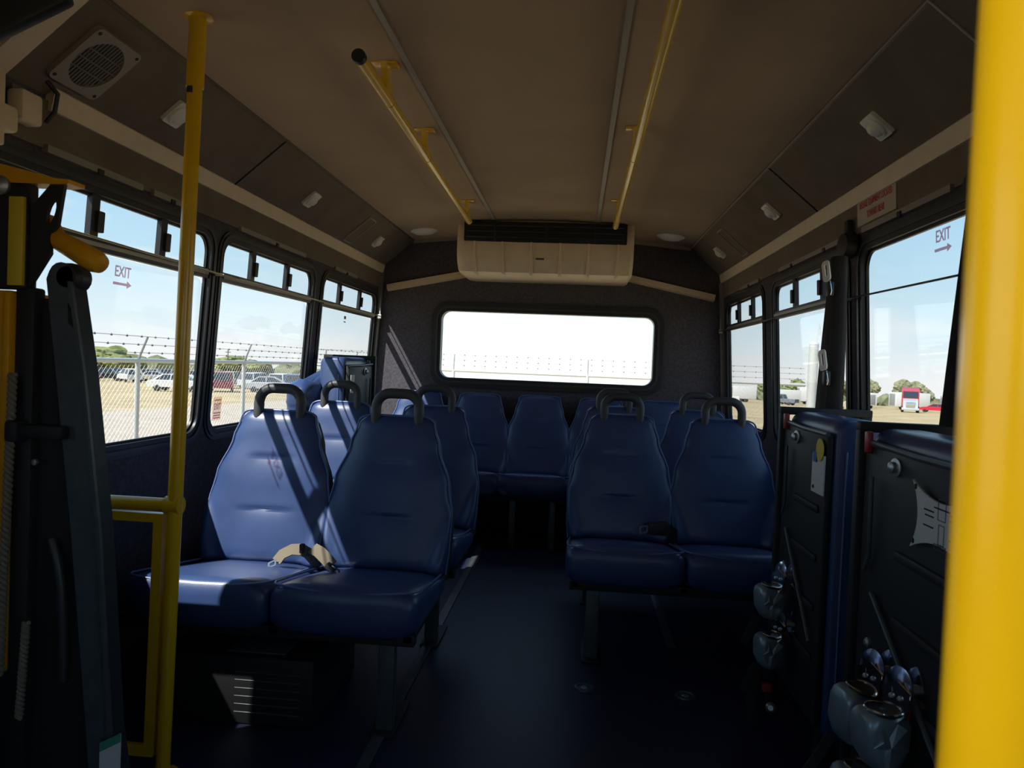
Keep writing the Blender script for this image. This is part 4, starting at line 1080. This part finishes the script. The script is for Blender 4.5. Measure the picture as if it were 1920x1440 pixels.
rows = [('slanting front row', [(-65.5 + .55 * k, 83 + 4.9 * k, .35) for k in range(8)]), ('second slanting row', [(-73 + .6 * k, 88 + 4.9 * k, .35) for k in range(9)]),
        ('third slanting row', [(-81 + .6 * k, 96 + 4.9 * k, .35) for k in range(8)]),
        ('middle row', [(-37 + 3.1 * k, 78, 1.5) for k in range(8)]), ('fourth row', [(-46 + 3.1 * k, 90, 1.6) for k in range(11)]), ('back row', [(-52 + 3.3 * k, 104, 1.5) for k in range(11)])]
for ri, (rn, row) in enumerate(rows):
    for k, (x, y, rz) in enumerate(row):
        c = cols[(i * 5 + ri) % len(cols)]; kd = kds[(i * 3 + ri) % 5]; i += 1
        car(kd, c, x + random.uniform(-.15, .15), y + random.uniform(-.3, .3), rz + random.uniform(-.05, .05), c + ' ' + dict(sedan='car', suv='tall car', pickup='pickup')[kd] + ', ' + ORD[k] + ' from the left in the ' + rn + ' of the left lot', 'distant cars in the left lot')

def trailer(x, y, rz, L, Wd, H, label, mt='car_white', door='galv_dark', group='white trailers on the right'):
    root = thing('box_trailer', label, 'trailer', (x, y, gz(x, y)), group); root.rotation_euler = (0, 0, rz)
    def pt(nm, mb, mt, par=root):
        o = bpy.data.objects.new(nm, mb.mesh(nm, mt)); COL.objects.link(o); o.parent = par; return o
    b_ = pt('box', MB().span((-L / 2, -Wd / 2, .6), (L / 2, Wd / 2, H), .06), mt)
    pt('door', MB().span((L / 2 - .01, -Wd * .36, .75), (L / 2 + .04, Wd * .36, H - .3), .02), door, b_)
    pt('window', MB().span((-L * .2, -Wd / 2 - .03, H * .55), (L * .05, -Wd / 2 + .01, H * .75), .01), 'car_glass', b_)
    for s_ in (-1, 1):
        for xx in (-.5, .5):
            pt('wheel', MB().lathe([(0, 0), (.2, 0), (.4, .02), (.4, .25), (0, .25)], frame_of((xx + L * .05, s_ * Wd / 2, .4), (0, -s_, 0), (1, 0, 0)), 14), 'tyre')
    pt('hitch', MB().tube([(-L / 2, 0, .6), (-L / 2 - 1.2, 0, .5)], .06, 6), 'tyre')
    return root
trailer(44.6, 122, -1.9, 5.2, 2.3, 3.0, 'white box trailer with grey rear door left in the large right window')
trailer(51.5, 138, -1.5, 5.5, 2.3, 2.8, 'small white trailer just left of the red truck')
trailer(61.5, 143, 3.3, 6.5, 2.4, 3.2, 'white camper trailer just right of the red truck')
trailer(74, 150, 3.0, 6.5, 2.4, 3.0, 'white trailer at the far right near the yellow pole')
trailer(31.0, 140, 3.1, 4.2, 2.4, 2.9, 'white trailer seen through the rearmost right window')
trailer(26.0, 150, 3.2, 5.0, 2.4, 4.2, 'tall white trailer in the back of the rearmost right window')
trailer(38.2, 137, 3.2, 3.6, 2.3, 2.6, 'low white trailer in the middle right window')
trailer(46.5, 152, 3.1, 4.5, 2.3, 3.4, 'white trailer partly behind the steel post')
# red truck tractor, facing the bus
tr = thing('truck', 'red truck with silver front among white trailers on the right', 'truck', (50.5, 117, gz(50.5, 117)))
tr.rotation_euler = (0, 0, -1.95)
def tp(nm, mb, mt, par=tr):
    o = bpy.data.objects.new(nm, mb.mesh(nm, mt)); COL.objects.link(o); o.parent = par; return o
cab = tp('cab', MB().loft([[(x, s_, z) for x, z in ((-2.2, .7), (-2.2, 3.3), (-.8, 3.75), (.6, 3.3), (1.0, 2.1), (1.0, .7))] for s_ in (-1.15, 1.15)]), 'car_red')
tp('bonnet', MB().loft([[(x, s_, z) for x, z in ((.9, .6), (.9, 2.1), (2.3, 1.8), (2.5, .6))] for s_ in (-1.0, 1.0)]), 'car_silver')
tp('windscreen', MB().loft([[(.66, s_ * 1.0, 3.15), (1.03, s_ * 1.0, 2.2), (.98, s_ * 1.0, 2.2), (.6, s_ * 1.0, 3.15)] for s_ in (-1, 1)]), 'car_glass', cab)
tp('grille', MB().span((2.42, -.6, .8), (2.52, .6, 1.6), .03), 'chrome')
tp('bumper', MB().span((2.3, -1.15, .4), (2.7, 1.15, .75), .05), 'car_silver')
for xx in (1.7, -1.4):
    for s_ in (-1, 1): tp('wheel', MB().lathe([(0, 0), (.25, 0), (.5, .03), (.5, .35), (0, .35)], frame_of((xx, s_ * 1.2, .5), (0, -s_, 0), (1, 0, 0)), 14), 'tyre')
car('sedan', 'red', 58.8, 127, 2.6, 'low red car to the right of the red truck', 'vehicles on the right')
car('pickup', 'red', 39.5, 148, 2.9, 'red pickup seen high in the middle right window', 'vehicles on the right')
car('suv', 'black', 41.0, 128, 2.7, 'dark car beside the low white trailer on the right', 'vehicles on the right')
car('pickup', 'white', 25.0, 128, 2.9, 'white pickup in the rearmost right window', 'vehicles on the right')
car('pickup', 'grey', 34.5, 128, 2.5, 'grey pickup between the white trailers on the right', 'vehicles on the right')
car('sedan', 'beige', 40.6, 113, 2.9, 'beige car just behind the steel post', 'vehicles on the right')
car('suv', 'grey', 84, 156, 1.2, 'grey car at the far right edge beside the yellow pole', 'vehicles on the right')

def blob(mb, c, r, seed, sub=3, sq=.75):
    rnd = random.Random(seed); b = bmesh.new(); bmesh.ops.create_icosphere(b, subdivisions=sub, radius=1)
    ph = [rnd.uniform(0, 6.28) for _ in range(6)]
    for v in b.verts:
        p = v.co; k = 1 + .14 * math.sin(4 * p.x + ph[0]) * math.sin(5 * p.y + ph[1]) + .10 * math.sin(9 * p.z + ph[2] + 6 * p.x) + .07 * math.sin(14 * p.y + ph[3] + 11 * p.x) + rnd.uniform(-.14, .14)
        v.co = Vector((p.x * r * k, p.y * r * k, p.z * r * k * sq))
    mb.bm(b, Matrix.Translation(c))
def tree(x, y, h, w, mt, label, seed, group):
    g = gz(x, y); root = thing('tree', label, 'tree', (x, y, g), group)
    mb = MB(); rnd = random.Random(seed)
    for k in range(22): blob(mb, (x + rnd.uniform(-.75, .75) * w * .8, y + rnd.uniform(-.3, .3) * w, g + h * rnd.uniform(.35, .80)), w * rnd.uniform(.10, .24), seed * 30 + k, 3, min(1, h / w * 1.1))
    obj('crown', mb, mt, root, angle=30)
    obj('trunk', MB().tube([(x, y, g - .2), (x + .1, y, g + h * .5)], [h * .05, h * .03], 7), 'bark', root)
T = [(-92, 135, 5.6, 13, 'leaf_green', 'broad bright green tree clump behind the left car lot'),
     (-118, 138, 5.0, 12, 'leaf_green', 'low green tree left of the broad clump behind the lot'),
     (-66, 141, 4.8, 11, 'leaf_green', 'green tree right of the broad clump behind the lot'),
     (-40, 150, 5.6, 10, 'leaf_pale', 'small pale tree beyond the rear of the left lot'),
     (58, 160, 5.6, 6, 'leaf_pale', 'pale bush left of the red truck'),
     (73, 168, 6.0, 6.5, 'leaf_pale', 'pale bare tree above the red truck'),
     (98, 172, 5.4, 7, 'leaf_pale', 'pale tree at the far right by the yellow pole'),
     (46, 170, 5.2, 7, 'leaf_green', 'green tree behind the red pickup on the right')]
for k, (x, y, h, w, mt, lb_) in enumerate(T): tree(x, y, h, w, mt, lb_, 31 + k, 'trees behind the lots')
def tree_line(pts, label, seed, h):
    mb = MB(); rnd = random.Random(seed)
    for (x0, y0), (x1, y1) in zip(pts, pts[1:]):
        n = int(math.hypot(x1 - x0, y1 - y0) / 4)
        for k in range(n):
            t = (k + rnd.random()) / n; x, y = x0 + (x1 - x0) * t, y0 + (y1 - y0) * t; r = rnd.uniform(.6, 1.0) * h
            blob(mb, (x, y, gz(x, y) + r * .4), r * 1.2, seed * 100 + k, 2, .75)
    tag(obj('tree_line', mb, 'leaf_dark', angle=30), label, 'tree line', kind='stuff')
tree_line([(-175, 150), (-110, 170), (-55, 185)], 'dark low tree line behind the left car lot', 5, 4.0)
tree_line([(36, 200), (70, 205), (140, 195), (180, 175)], 'dark low tree line behind the trailers on the right', 6, 2.8)
